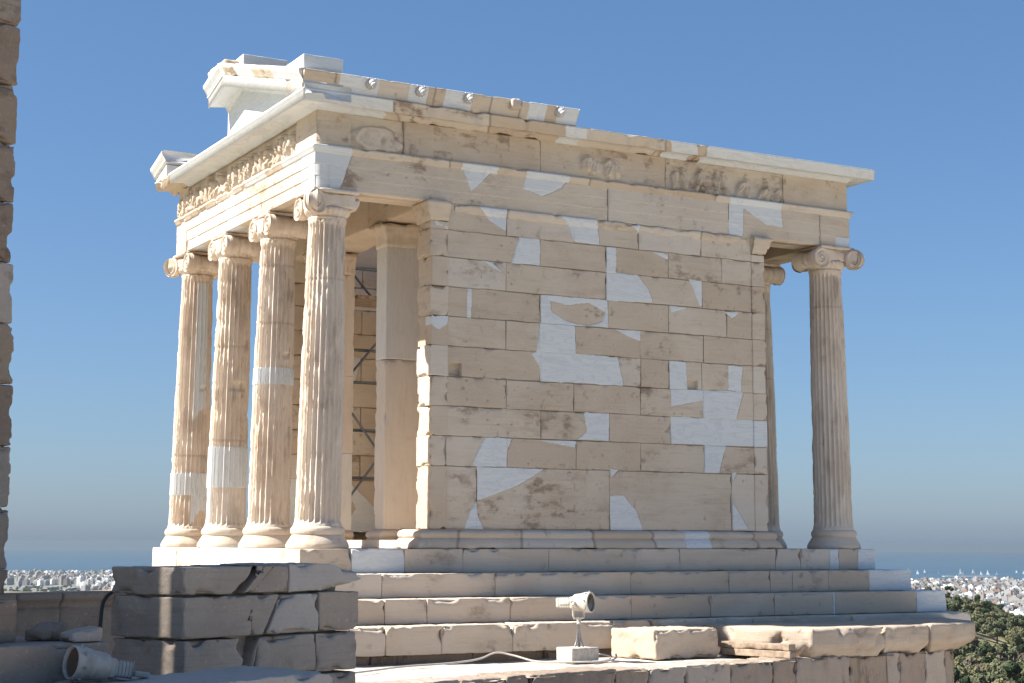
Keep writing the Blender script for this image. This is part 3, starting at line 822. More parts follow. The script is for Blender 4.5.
# architrave crown moulding
aprof = [(-.05, 4.44), (.0, 4.44), (.010, 4.443), (.014, 4.46), (.028, 4.475), (.034, 4.495), (.040, 4.50), (.040, 4.525), (-.05, 4.525)]
mb = MB()
def na(P): return ((P[:, 0] < .22) & (P[:, 1] < .75) | ((P[:, 1] > 1.3) & (P[:, 1] < 2.0) & (P[:, 0] < 0)) | ((P[:, 0] > 1.62) & (P[:, 0] < 2.1)) | ((P[:, 0] > 2.5) & (P[:, 0] < 3.1)) | ((P[:, 0] > 5.52) & (P[:, 0] < 6.36))).astype(float)
sweep(mb, aprof, [(-AX, S3+AX, 0), (-AX, -AX, 0), (LX+AX, -AX, 0), (LX+AX, S3+AX, 0)], seed=50, amp=.003, erode=.04, newf=na, step=.02, joints=[1.7, 3.3, 5.09, 6.8, 8.7, 10.6])
mb.build('architrave_moulding', M_MARBLE, TEMPLE)

# frieze
F0, F1 = 4.51, 4.935
FX = .205
def figures(u, v, figs, base, hgt, seed, dmax=.055):
    h = np.zeros_like(u)
    P = np.stack([u, v, u*0+seed], -1)
    for (uc, s, ln, wd, hd) in figs:
        y = (v-base)/(hgt*s)                # 0 feet, 1 crown
        x = (u-uc-ln*y)/1.0
        wv = wd*(.62+.30*np.sin(np.clip(y, 0, 1)*math.pi*1.05)+.25*np.exp(-((y-.66)/.12)**2))
        body = np.sqrt(np.maximum(0, 1-(x/wv)**2))*sstep(-.02, .03, y)*sstep(.90, .80, y)
        head = np.sqrt(np.maximum(0, 1-((x-ln*.2)/(hgt*.075))**2-((y-.92)/.085)**2)) if hd else 0
        arm = .6*np.sqrt(np.maximum(0, 1-((x-wd*.95-.3*(y-.6)*wd)/(wd*.28))**2))*sstep(.38, .46, y)*sstep(.84, .74, y)
        fold = 1+.22*np.cos(x/wd*9+3*np.sin(y*5+uc*9))*sstep(.75, .5, y)
        h = np.maximum(h, dmax*np.maximum(body*fold, np.maximum(head, arm)))
    ero = sstep(.45, .75, fbm(P, 7, seed, 3))
    h = h*(1-.45*ero)+(fbm(P, 18, seed+2, 3)-.5)*.012*(h > 0)
    return h
mb = MB()
rg = random.Random(4)
def frieze_N(u, v):
    h, n, t, d = masonry([(F0-.1, F1+.1, [.22, .88, 2.71, 4.54, 6.42])], -FX, LX+FX, [[(7.3, 4.45), (7.6, 4.45), (7.6, 4.56)]], seed=61, rough=.0025, jw=.006)(u, v)
    smoothm = ~(((u > .22) & (u < .88)) | ((u > 4.54) & (u < 6.42)))
    t = np.where(smoothm, .62+.12*np.sin(u*3), .25)
    d = d*.7
    h = np.where((u > .22) & (u < .88), h-.02, h)
    Pn = np.stack([u, v, u*0], -1); m1 = sstep(1.08, .80, np.sqrt(((u-.55)/.33)**2+((v-4.66)/.16)**2)+(fbm(Pn, 7, 3, 3)-.5)*.7)
    h = h+.065*m1*(.6+.8*fbm(np.stack([u, v, u*0], -1), 8, 5, 3))
    h = h-.035*np.exp(-(((u-.60)/.025)**2+((v-4.68)/.06)**2))-.03*np.exp(-(((u-.74)/.03)**2+((v-4.69)/.05)**2))
    e1 = ((u-3.42)/.16)**2+((v-4.70)/.13)**2; e2 = ((u-3.72)/.17)**2+((v-4.68)/.14)**2
    P = np.stack([u, v, u*0], -1)
    blob = sstep(0, .35, 1-np.minimum(e1, e2)+(fbm(P, 8, 19, 3)-.5)*1.1)
    h = h+blob*(.02+figures(u, v, [(3.32, .95, .06, .07, 1), (3.46, .8, -.05, .06, 0), (3.66, .95, .03, .07, 1), (3.82, .75, -.08, .06, 0)], 4.55, .30, 23, .07))
    sl = (u > 4.56) & (u < 6.40)
    fg = [(4.66, .8, .05, .05, 0), (4.84, .85, -.03, .055, 1), (5.02, .9, .06, .045, 1), (5.15, .6, -.1, .05, 0), (5.33, .92, .02, .05, 1), (5.50, .9, -.05, .05, 1), (5.66, .7, .12, .055, 0), (5.83, .92, .0, .05, 1), (6.0, .55, .16, .06, 0), (6.17, .85, -.03, .05, 1), (6.31, .6, .04, .05, 0)]
    h = h+np.where(sl, figures(u, v, fg, 4.53, .36, 3, .07)-.025, 0)
    t = np.where(blob > 0, .3, t)
    return h, n, t, d
relief(mb, (0, -FX, 0), (1, 0, 0), (0, 0, 1), withlines(-FX, LX+FX, .010, [.22, .88, 2.71, 4.54, 6.42]), np.linspace(F0+.012, F1, 44), frieze_N, .18)
figsE = []
y = .50
while y < 4.75:
    figsE.append((-y, rg.uniform(.80, .98), rg.uniform(-.03, .03), rg.uniform(.044, .064), rg.random() < .75))
    y += rg.uniform(.15, .21)
def frieze_E(u, v):
    h, n, t, d = masonry([(F0-.1, F1+.1, [-.42, -2.25, -4.0])], -S3-FX, FX, [], seed=66, rough=.003)(u, v)
    m = u < -.43
    t = np.where(m, .35, .55)
    t = np.where(np.abs(u+2.30) < .06, .95, t)
    n = np.where((u > -.42), 0, n)
    h = h+np.where(m, figures(u, v, figsE, F0+.015, .385, 9, .10)-.045, 0)
    return h, n, t, d
relief(mb, (-FX, 0, 0), (0, -1, 0), (0, 0, 1), withlines(-S3-FX, FX, .009, [-.42, -2.25, -4.0]), np.linspace(F0+.012, F1, 52), frieze_E, .17)
simple_box(mb, (-.02, -.03, F0), (LX+.16, .20, F1), tint=.5)
simple_box(mb, (-.03, .201, F0), (.20, S3-.201, F1), tint=.5)
simple_box(mb, (-FX, S3-.20, F0), (LX+FX, S3+FX, F1), tint=.5)
simple_box(mb, (LX-.2, .201, F0), (LX+FX, S3-.201, F1), tint=.5)
mb.build('frieze', M_MARBLE, TEMPLE)

# porch ceilings and roof slab
mb = MB()
simple_box(mb, (-.10, -.10, 4.937), (1.86, S3+.1, 5.06), tint=.5)
simple_box(mb, (5.70, -.10, 4.937), (LX+.1, S3+.1, 5.06), tint=.5)
simple_box(mb, (1.862, -.10, 4.937), (5.698, .30, 5.06), tint=.5)
simple_box(mb, (1.862, S3-.30, 4.937), (5.698, S3+.1, 5.06), tint=.5)
for k in range(4):
    y0 = .35+k*1.05
    simple_box(mb, (.2, y0, 4.72), (1.25, y0+.28, 4.93), tint=.5)
    simple_box(mb, (6.05, y0, 4.72), (7.1, y0+.28, 4.93), tint=.5)
simple_box(mb, (1.25, .2, 4.50), (1.80, S3-.2, 4.93), tint=.5)
simple_box(mb, (5.75, .2, 4.50), (6.05, S3-.2, 4.93), tint=.5)
mb.build('ceiling', M_MARBLE, TEMPLE)

# cornice (geison)
OC = .468
gprof = [(-.30, 4.93), (-.245, 4.93), (-.235, 4.955), (-.21, 4.962), (-.20, 4.975), (-.015, 4.962), (-.006, 4.948), (.0, 4.948), (.0, 5.055), (.010, 5.062), (.018, 5.085), (-.03, 5.092), (-.30, 5.092)]
def ng(P):
    x, y = P[:, 0], P[:, 1]
    e = (x < -.1) & (y < 4.45)
    nn = (y < -.1) & (((x < .62)) | ((x > 2.92) & (x < 3.22)) | ((x > 4.45) & (x < 4.85)) | (x > 5.02))
    nn = nn & ~((x > 5.0) & (x < 6.2) & (P[:, 2] < 4.947+.0*x) & False)
    return (e | nn | (x > LX+.3)).astype(float)
mb = MB()
sweep(mb, gprof, [(-OC, S3+OC, 0), (-OC, -OC, 0), (LX+OC, -OC, 0), (LX+OC, S3+OC, 0), (-OC+.35, S3+OC, 0)], seed=70, amp=.005, erode=.06, newf=ng, step=.025, joints=[1.45, 3.3, 5.58+1.1, 5.58+2.35, 5.58+3.45, 5.58+4.85, 5.58+5.5, 5.58+6.9])
mb.build('cornice', M_MARBLE, TEMPLE)

# gutter (sima) on the north flank with lion-head spouts
sprof = [(-.16, 5.094), (-.02, 5.094), (-.012, 5.12), (.004, 5.16), (.030, 5.20), (.052, 5.235), (.060, 5.262), (.070, 5.268), (.070, 5.290), (-.16, 5.290)]
def ns(P):
    x = P[:, 0]; z = P[:, 2]
    b = ((x > -.05) & (x < .42)) | ((x > .80) & (x < 1.05)) | ((x > 1.27) & (x < 1.62)) | ((x > 2.38) & (x < 2.62)) | ((x > 2.78))
    wv = .18*(z-5.19)*np.sign(np.sin(x*9))
    return (b & (vnoise(P, 5, 8) > .18)).astype(float)
mb = MB()
js = [.38, .68, 1.30, 1.62, 2.0, 2.35, 2.75, 3.0]
sweep(mb, sprof, [(-OC-.02, -OC, 0), (3.07, -OC, 0)], seed=75, amp=.002, erode=.012, newf=ns, step=.02, joints=js)
mb.build('gutter', M_MARBLE, TEMPLE)
def lion(xc, seed):
    mb = MB(); yc = -OC-.045; zc = 5.215
    f = lambda P, th: P*(1+.0)
    # mane: ruffled disc
    ax = np.array([(1, 0, 0), (0, 0, 1), (0, -1, 0)], float)
    def mane(P, th):
        P = P.copy(); rr = 1+.10*np.cos(th*11)[:, None]; P[..., 0] *= rr; P[..., 1] *= rr; return P
    lathe(mb, [(.005, -.04), (.070, -.03), (.084, .0), (.074, .03), (.045, .05), (.005, .055)], 44, (xc, yc, zc+.012), ax, cap=False, func=mane)
    lathe(mb, [(.001, -.06), (.030, -.052), (.050, -.02), (.052, .01), (.044, .03), (.025, .048), (.001, .054)], 20, (xc, yc-.06, zc+.012), ax, cap=False)
    lathe(mb, [(.001, .05), (.024, .046), (.034, .02), (.036, .0), (.034, -.03)], 16, (xc, yc-.095, zc-.022), ax, cap=False)     # muzzle
    lathe(mb, [(.001, -.02), (.016, -.012), (.020, .0), (.016, .012), (.001, .02)], 12, (xc, yc-.10, zc-.058), ax, cap=False)   # jaw
    for s in (-1, 1):
        lathe(mb, [(.001, .02), (.014, .012), (.018, .0), (.014, -.014)], 10, (xc+s*.056, yc-.035, zc+.075), ax, cap=False)       # ears
        lathe(mb, [(.001, .012), (.008, .008), (.010, 0), (.008, -.006)], 8, (xc+s*.022, yc-.105, zc+.024), ax, cap=False)        # brow
    lathe(mb, [(.001, .016), (.010, .010), (.012, 0), (.01, -.01)], 8, (xc, yc-.14, zc-.010), ax, cap=False)
    cen = np.array([xc, yc+.02, zc+.01]); mb.v = [cen+(v_-cen)*.80 for v_ in mb.v]
    return mb
for k, xc in enumerate((.32, .94, 1.56, 2.80)):
    lion(xc, k).build('lion_head', M_LIONW, TEMPLE)
mb = MB(); rbox(mb, (2.11, -OC-.12, 5.17), (2.25, -OC+.02, 5.30), res=.02, r=.04, amp=.012, chip=.06, seed=88)
mb.build('broken_spout', M_MARBLE, TEMPLE)

# north roof edge west of the gutter: weathered top of the geison blocks
mb = MB()
for k, (a, b, h) in enumerate(((3.10, 4.45, 5.112), (4.46, 5.0, 5.10), (-.30, 3.06, 5.10))):
    rbox(mb, (a, -.40, 5.03), (b, .25, h), res=.05, r=.015, amp=.008, chip=.05, seed=890+k)
mb.build('roof_block', M_MARBLE, TEMPLE)

# pediment remains
sl = math.tan(R(15.6))
yc = 2.32
def ty(y): return 5.09+(yc+OC-abs(y-yc))*sl      # underside line of the raking cornice + offset
mb = MB()
V = []; F = []
prof = [(-.40, 5.094), (2.87, 5.094)]
ys = np.concatenate([np.linspace(-.42, yc, 20), [2.87]])
V0 = [(-.20, y, 5.094) for y in ys]+[(-.20, y, max(5.096, ty(y)-.06)) for y in ys]
V1 = [(-.02, p[1], p[2]) for p in V0]; n = len(ys)
q = [(i+1, i, n+i, n+i+1) for i in range(n-1)]
mb.add(V0, np.array(q), 1.0); mb.add(V1, np.array(q)[:, ::-1], 1.0)
mb.add([V0[n-1], V0[2*n-1], V1[2*n-1], V1[n-1]], np.array([(0, 3, 2, 1)]), 1.0)
mb.build('tympanum', M_MARBLE, TEMPLE, smooth=False)
# raking geison + sima, swept along the slope; profile: out = -x, up = perpendicular
rk = [(-.30, -.10), (.0, -.10), (.02, -.06), (.035, -.035), (.20, -.055), (.245, -.060), (.250, -.075), (.262, -.075), (.262, .035), (.275, .05), (.285, .062), (-.30, .062)]
rs = [(-.2, .064), (.275, .064), (.285, .085), (.300, .115), (.325, .150), (.338, .175), (.338, .205), (.30, .222), (-.2, .222)]
rpath = [(-.205, -.48, ty(-.48)+.0), (-.205, yc, ty(yc)), (-.205, 2.88, ty(2.88))]
def up_of(): return (0, 0, 1)
def nrk(P): return ((vnoise(P*[0, 1, 0], 2.3, 4) > .25)).astype(float)
def nrs(P): return ((vnoise(P*[0, 1, 0], 2.6, 9) > .60)).astype(float)
mb = MB()
# travel +y => out must be -x : cross(d, up) with up=+z gives +x, so travel in -y
rp = rpath[::-1]
sweep(mb, rk, rp, seed=91, amp=.004, erode=.05, newf=nrk, step=.03, joints=[1.4])
sweep(mb, rs, rp, seed=92, amp=.006, erode=.06, newf=nrs, step=.03, joints=[.55, 1.25, 2.3])
mb.build('raking_cornice', M_MARBLE, TEMPLE)
mb = MB()
rbox(mb, (-.46, -.42, 5.26), (.02, .12, 5.49), res=.05, r=.008, amp=.003, chip=.02, seed=95, new=1.0)
mb.build('corner_plinth', M_MARBLE, TEMPLE)
mb = MB()
rbox(mb, (-.30, 2.05, 5.98), (.30, 2.55, 6.17), res=.05, r=.01, amp=.003, chip=.03, seed=96, new=1.0)
rbox(mb, (-.50, 2.2, 5.98), (-.2, 2.9, 6.13), res=.04, r=.05, amp=.015, chip=.10, seed=97, new=0.0)
mb.build('apex_plinth', M_MARBLE, TEMPLE)
# surviving corner piece of the south end of the gable
mb = MB()
rp2 = [(-.205, 4.62, ty(4.62)-.0), (-.205, S3+OC+.04, ty(S3+OC+.04))][::-1]
sweep(mb, rs, rp2, seed=98, amp=.002, step=.05, newf=lambda P: np.ones(len(P)))
V = []
rbox(mb, (-.46, 4.66, 5.09), (.35, S3+OC+.03, 5.20), res=.06, r=.008, amp=.002, chip=.02, seed=99, new=1.0, warp=lambda P: P*np.array([1, 1, 1])+np.stack([0*P[:, 0], 0*P[:, 0], (P[:, 2]-5.09)*1.2*(S3+OC-P[:, 1])], -1))
mb.build('corner_block', M_MARBLE, TEMPLE)

# ---- scaffolding left inside the cella
SC = thing('scaffold', 'dark steel scaffold frame standing inside the cella behind the piers', 'scaffold', (3.2, 3.6, .0))
for (px_, py_) in ((2.78, 4.22), (2.78, 3.35), (4.4, 4.22), (4.4, 3.35)):
    mb = MB(); tube(mb, [(px_, py_, .01), (px_, py_, 2.0), (px_, py_, 4.0)], .024); mb.build('scaffold_post', M_DARKSTEEL, SC)
for z in (.97, 1.64, 2.32, 2.78, 3.50, 3.95):
    mb = MB(); tube(mb, [(1.85, 4.17, z), (3, 4.17, z), (4.5, 4.17, z)], .022); mb.build('scaffold_ledger', M_DARKSTEEL, SC)
for (za, zb, xa, xb) in ((1.35, 2.0, 2.55, 2.05), (.6, 1.25, 2.05, 2.55), (2.35, 3.0, 2.05, 2.6), (3.35, 3.95, 2.6, 2.05)):
    mb = MB(); tube(mb, [(xa, 4.12, za), ((xa+xb)/2, 4.12, (za+zb)/2), (xb, 4.12, zb)], .018); mb.build('scaffold_brace', M_DARKSTEEL, SC)
mb = MB(); simple_box(mb, (1.9, 3.4, 3.40), (4.45, 4.15, 3.45)); mb.build('scaffold_board', M_WOOD, SC)

# ================================================================== TERRACE AND BASTION
EDGE = [(-2.6, -4.15), (-.45, -3.62), (.82, -3.32), (2.86, -2.96), (4.48, -2.71), (6.17, -2.49), (7.25, -2.22), (7.7, -1.7), (8.9, .4), (9.9, 2.6), (9.5, 5.8), (4.0, 8.0), (-6.5, 9.0), (-8.0, 2.0), (-4.9, -3.9), (-3.6, -4.05)]
GZ = -1.2
def poly_sheet(name, pts, z, mat, grid=.09, kind='structure', amp=.01, inset=0):
    xs = np.arange(min(p[0] for p in pts), max(p[0] for p in pts), grid); ys = np.arange(min(p[1] for p in pts), max(p[1] for p in pts), grid)
    X, Y = np.meshgrid(xs, ys, indexing='ij')
    m = inpoly(X+grid/2, Y+grid/2, pts)[:-1, :-1]
    P = np.stack([X, Y, X*0], -1); P[..., 2] = z+(fbm(P, 1.4, 3, 4)-.5)*amp*4+(vnoise(P, 11, 4)-.5)*amp
    F = quads(len(xs), len(ys)).reshape(len(xs)-1, len(ys)-1, 4)[m]
    used = np.unique(F); mp = np.zeros(X.size, int); mp[used] = np.arange(len(used))
    mb = MB(); mb.add(P.reshape(-1, 3)[used], mp[F], 0, .1, 0)
    o = mb.build(name, mat); o['kind'] = kind; return o
poly_sheet('terrace_floor', EDGE, GZ, M_FLOOR, .07, amp=.009)

# bastion wall: rim stones and the rough core below, one wall
mb = MB()
rg = random.Random(12)
def along(pts):
    for a, b in zip(pts[:-1], pts[1:]):
        yield np.array(a), np.array(b)
k = 0
for a, b in along(EDGE[:12]):
    L = np.linalg.norm(b-a); d = (b-a)/L; nrm = np.array([-d[1], d[0]])   # inward (left of travel)
    t = 0
    while t < L-.05:
        wd = rg.uniform(.35, 1.1); e = min(L, t+wd)
        if L-e < .15: e = L
        if e-t > .03:
            O = (*(a+d*t), 0)
            ax = np.array([(d[0], d[1], 0), (nrm[0], nrm[1], 0), (0, 0, 1)])
            near = a[0] < 7.5 and a[1] < 0
            top = GZ+.022+rg.uniform(-.012, .012)
            rbox(mb, (.003, rg.uniform(-.012, .016), -2.1+rg.uniform(-.15, .1)), (e-t-.003, .45, top), O, ax, res=.028 if near else .15, r=.010, amp=.014, chip=.07, seed=1000+k, cth=.48, dirt=.12)
            k += 1
        t = e
# lower courses
for (z0, z1) in ((-3.0, -2.28), (-3.9, -3.02), (-5.0, -3.92), (-6.4, -5.02), (-8.2, -6.42), (-12, -8.22)):
    for a, b in along(EDGE[:12]):
        L = np.linalg.norm(b-a); d = (b-a)/L; nrm = np.array([-d[1], d[0]]); t = 0
        while t < L-.05:
            e = min(L, t+rg.uniform(.8, 1.5))
            if L-e < .4: e = L
            rbox(mb, (.004, rg.uniform(.03, .06), z0), (e-t-.004, .6, z1), (*(a+d*t), 0), np.array([(d[0], d[1], 0), (nrm[0], nrm[1], 0), (0, 0, 1)]), res=.25, r=.03, amp=.015, chip=.05, seed=1200+k); k += 1
            t = e
bw = mb.build('bastion_wall', M_POROS, None, (3.5, -2.8, -12))
tag(bw, 'rough stone bastion wall carrying the temple terrace, with upright worn stones along its rim', 'wall')

# coping blocks on the bastion rim (overhanging moulded slabs)
COP = thing('coping_course', 'broken overhanging marble coping along the bastion rim below the temple steps', 'coping', (6.0, -2.2, -1.18))
def prism_block(pts, z0, z1, seed, mat, parent, name, under=.0, res=.035, amp=.006, chip=.03, lay=None, label=None):
    # pts: footprint (ccw); walls with an undercut lower part, finely divided and roughened
    P = np.array(pts, float); n = len(P)
    c = P.mean(0)
    prof = lay or [(under, 0.0), (under*.75, .12), (under*.2, .30), (.004, .42), (.0, .5), (.0, .93), (.012, 1.0)]
    ring = []
    for i in range(n):
        a, b = P[i], P[(i+1) % n]; m = max(2, int(np.linalg.norm(b-a)/res))
        for q in range(m): ring.append(a+(b-a)*q/m)
    ring = np.array(ring); nr = len(ring)
    dirs = c-ring; dirs /= np.linalg.norm(dirs, axis=1)[:, None]
    prof2 = []
    for (a, b) in zip(prof[:-1], prof[1:]):
        m = max(1, int(abs(b[1]-a[1])*(z1-z0)/res*1.4))
        for q in range(m): prof2.append((a[0]+(b[0]-a[0])*q/m, a[1]+(b[1]-a[1])*q/m))
    prof2.append(prof[-1])
    rows_ = [np.column_stack([ring+dirs*o, np.full(nr, z0+(z1-z0)*t)]) for o, t in prof2]
    for q in (.15, .35, .6, .85):
        rows_.append(np.column_stack([(ring+dirs*prof2[-1][0])*(1-q)+c*q, np.full(nr, z1+.004)]))
    G = np.array(rows_).transpose(1, 0, 2)
    S = G+seed*1.9
    G = G+np.stack([fbm(S, 5, seed+q, 4)-.5 for q in range(3)], -1)*amp*2
    ch = np.maximum(0, fbm(S, 6, seed+9, 4)-.52)*chip*5
    G[..., :2] += dirs[:, None, :]*ch[..., None]
    G[..., 2] = np.minimum(G[..., 2], z1+.01)
    m = G.shape[1]
    mb = MB()
    mb.add(G.reshape(-1, 3), [quads(nr, m, True), (np.arange(nr)*m)[::-1].reshape(1, -1), (np.arange(nr)*m+m-1).reshape(1, -1)], 0, .35, np.clip(ch*2, 0, .4).reshape(-1))
    o = mb.build(name, mat, parent)
    if label: o['label'] = label
    return o
prism_block([(4.28, -1.30), (4.20, -1.72), (4.40, -2.22), (4.70, -2.74), (5.86, -2.62), (5.80, -1.30)], -1.19, -.865, 5, M_COPING, COP, 'coping_block', under=.10, chip=.09)
prism_block([(5.87, -2.60), (6.62, -2.50), (6.60, -1.30), (5.81, -1.30)], -1.19, -.87, 8, M_COPING, COP, 'coping_block', under=.13, chip=.05)
prism_block([(6.63, -2.52), (7.20, -2.42), (7.60, -2.25), (7.85, -1.9), (7.95, -1.5), (8.45, -.6), (6.6, -.6), (6.61, -1.3)], -1.19, -.862, 12, M_COPING, COP, 'coping_block', under=.22, chip=.03, amp=.006)

# loose marble block
LB = MB()
O = (3.12, -2.02, GZ+.012); d = np.array([.9, .07]); d /= np.linalg.norm(d); nn_ = np.array([-.16, .43]); nn_ /= np.linalg.norm(nn_)
rbox(LB, (0, 0, 0), (.92, .62, .322), O, np.array([(d[0], d[1], 0), (nn_[0], nn_[1], 0), (0, 0, 1)]), res=.025, r=.02, amp=.014, chip=.07, seed=61, tint=.93)
tag(LB.build('marble_block', M_STEP, None, (3.5, -1.8, GZ)), 'loose squared marble block with a rust brown stain, lying on the terrace before the steps', 'marble block')
# two planks, one on the other
for q, (z0, z1, sh) in enumerate(((0, .074, 0), (.078, .150, .015))):
    mb = MB()
    a = np.array([4.12, -1.84]); b = np.array([4.40, -2.72]); L = np.linalg.norm(b-a); d = (b-a)/L; n_ = np.array([-d[1], d[0]])
    rbox(mb, (0, 0, z0), (L-sh, .13, z1), (a[0]+.0, a[1], GZ+.03), np.array([(d[0], d[1], 0), (n_[0], n_[1], 0), (0, 0, 1)]), res=.03, r=.006, amp=.003, chip=.02, seed=71+q)
    tag(mb.build('timber_plank', M_WOOD, None, (4.25, -2.3, GZ)), ('lower weathered timber plank lying on the terrace against the coping', 'upper weathered timber plank resting on another plank by the coping')[q], 'plank', 'timber planks by the coping')

# ---- floodlights
def floodlight_body(parent, c, axis, L=.40, R0=.105, mats=(M_WHITEPAINT, M_GLASS)):
    A = np.array(axis, float); A /= np.linalg.norm(A)
    s = np.cross(A, (0, 0, 1.)); s /= np.linalg.norm(s); u = np.cross(s, A)
    ax = np.array([s, u, A])
    mb = MB()
    lathe(mb, [(.02, -.10), (R0*.80, -.10), (R0*.86, -.085), (R0*.90, -.01), (R0*.96, -.005), (R0*.97, .0), (R0*.97, .03), (R0*1.04, .034), (R0*1.04, .095), (R0*1.0, .10), (R0*.93, .10), (R0*.92, .08)], 48, c, ax, cap=False)
    mb.build('lamp_housing', mats[0], parent)
    mb = MB(); lathe(mb, [(.001, .070), (R0*.5, .076), (R0*.93, .080)], 40, c, ax, cap=False); g = mb.build('lens', mats[1], parent)
    mb = MB(); lathe(mb, [(.001, .02), (R0*.3, .03), (R0*.62, .055), (R0*.80, .072)], 32, c, ax, cap=False); mb.build('reflector', M_RUST, parent)
    mb = MB(); rbox(mb, (-R0*.52, -R0*.50, -.10-L*.52), (R0*.52, R0*.50, -.095), c, ax, res=.04, r=.014, amp=.0005, chip=0, seed=3)
    rbox(mb, (-R0*.62, -R0*.60, -.135), (R0*.62, R0*.60, -.09), c, ax, res=.04, r=.012, amp=.0005, chip=0, seed=4)
    mb.build('ballast_box', mats[0], parent)
    mb = MB()
    for q in range(8):
        a_ = q*math.pi/4+.2
        pc = np.array(c)+s*math.cos(a_)*R0*1.04+u*math.sin(a_)*R0*1.04+A*.065
        lathe(mb, [(.001, -.01), (.008, -.01), (.008, .012), (.001, .014)], 8, pc, np.array([A, np.cross(A, s*math.cos(a_)+u*math.sin(a_)), s*math.cos(a_)+u*math.sin(a_)]), cap=False)
    mb.build('bolt', M_STEEL, parent)['kind'] = 'stuff'
    mb = MB()
    for q in range(5):
        z_ = -.15-q*L*.075
        rbox(mb, (-R0*.56, -R0*.54, z_-.006), (R0*.56, R0*.54, z_), c, ax, res=.05, r=.003, amp=0, chip=0, seed=7)
    rbox(mb, (R0*.50, -R0*.2, -.12-L*.35), (R0*.60, R0*.2, -.14), c, ax, res=.05, r=.004, amp=0, chip=0, seed=8)
    mb.build('cooling_fins', M_STEEL if mats[0] is not M_WHITEPAINT else mats[0], parent)
    return s, u, A, ax
bx, by = 2.19, -1.95
FL = thing('floodlight', 'cream floodlight on a thin steel stem and concrete pedestal before the temple steps', 'floodlight', (bx, by, GZ))
mb = MB(); dd = np.array([.98, .18]); 
rbox(mb, (-.19, -.10, 0), (.19, .16, .16), (bx, by, GZ+.01), np.array([(.985, .17, 0), (-.17, .985, 0), (0, 0, 1)]), res=.04, r=.01, amp=.004, chip=.02, seed=5)
mb.build('pedestal', M_CONC, FL)
HC = np.array([bx+.06, by+.02, -.56])
fa = np.array([.52, -.85, .03]); fa /= np.linalg.norm(fa)
s_, u_, A_, ax_ = floodlight_body(FL, HC, fa)
mb = MB()
tube(mb, [(bx+.01, by+.02, GZ+.15), (bx+.005, by+.02, -.95), (bx, by+.02, -.78)], .012)
tube(mb, [(bx-.05, by+.03, GZ+.15), (bx-.02, by+.02, -.95), (bx-.01, by+.02, -.80)], .008)
tube(mb, [(bx+.07, by+.03, GZ+.15), (bx+.03, by+.02, -.95), (bx+.01, by+.02, -.80)], .008)
mb.build('stem', M_STEEL, FL)
mb = MB(); rad = .125
pts = [HC-s_*rad+u_*.0-A_*.06, HC-s_*rad-u_*.13-A_*.06, HC-s_*rad*.9-u_*.165-A_*.06, HC-u_*.17-A_*.06, HC+s_*rad*.9-u_*.165-A_*.06, HC+s_*rad-u_*.13-A_*.06, HC+s_*rad-A_*.06]
tube(mb, pts, .012)
for sg in (-1, 1): tube(mb, [HC+s_*sg*.085-A_*.06, HC+s_*sg*.11-A_*.06, HC+s_*sg*.14-A_*.06], .02)
tube(mb, [HC-u_*.17-A_*.06, HC-u_*.19-A_*.06, HC-u_*.23-A_*.06], .022)
mb.build('bracket', M_WHITEPAINT, FL)

def spline(pts, n=60):
    P = np.array(pts, float); m = len(P); out = []
    for i in range(m-1):
        p0, p1, p2, p3 = P[max(0, i-1)], P[i], P[i+1], P[min(m-1, i+2)]
        for t in np.linspace(0, 1, n//(m-1)+1, endpoint=False):
            out.append(.5*((2*p1)+(-p0+p2)*t+(2*p0-5*p1+4*p2-p3)*t*t+(-p0+3*p1-3*p2+p3)*t**3))
    out.append(P[-1]); return out
mb = MB()
zc_ = GZ+.03
tube(mb, spline([(-1.0, -2.62, zc_), (-.4, -2.25, zc_), (.1, -2.0, zc_+.01), (.75, -1.78, zc_+.01), (1.15, -1.63, zc_+.03), (1.38, -1.58, zc_+.085), (1.55, -1.66, zc_+.055), (1.72, -1.85, zc_+.0), (1.95, -2.08, zc_), (2.35, -2.16, zc_), (2.62, -1.98, zc_+.01), (2.68, -1.9, zc_+.05)], 110), .010)
tube(mb, spline([(2.2, -2.16, zc_), (2.5, -2.02, zc_), (2.60, -1.9, zc_+.03), (2.52, -1.82, zc_+.05), (2.46, -1.85, zc_+.02)], 40), .010)
tag(mb.build('power_cable', M_CABLE, None, (.8, -1.9, GZ)), 'pale power cable looping along the terrace floor to the floodlight pedestal', 'cable')

# ================================================================== FOREGROUND (Propylaea side)
PA = np.array([.90637, .42247]); PB = np.array([-.42247, .90637])
PAX = np.array([(PA[0], PA[1], 0), (PB[0], PB[1], 0), (0, 0, 1)])
PC = (-3.88, -7.33, 0)
PILE = thing('ruined_wall', 'ruined wall end of big cracked grey marble blocks in shade', 'wall', (-3.4, -6.7, -1.6))
def wedge(fx, k): return lambda P: P
def blk(x0, x1, z0, z1, seed, y0=0, y1=.66, warp=None, **kw):
    mb = MB()
    rbox(mb, (x0, y0, z0), (x1, y1, z1), PC, PAX, res=kw.pop('res', .022), r=kw.pop('r', .010), amp=kw.pop('amp', .007), chip=kw.pop('chip', .06), seed=seed, warp=warp, **kw)
    return mb.build('stone_block', M_PILE, PILE)
def slant(xa, k, side, zc):      # shear one end of a block
    def f(P):
        P = P.copy(); m = P[:, 0] > xa if side > 0 else P[:, 0] < xa
        P[:, 0] += np.where(m, k*(P[:, 2]-zc), 0); return P
    return f
def tipend(P):
    P = P.copy(); t = np.clip((P[:, 0]-1.30)/.32, 0, 1)
    mid = -.155
    P[:, 2] = P[:, 2]+(mid-P[:, 2])*t*.72
    return P
def topround(P):
    P = P.copy(); t = np.clip((.10-P[:, 0])/.12, 0, 1)
    P[:, 2] -= np.where(P[:, 2] > -.15, t*.05, 0); return P
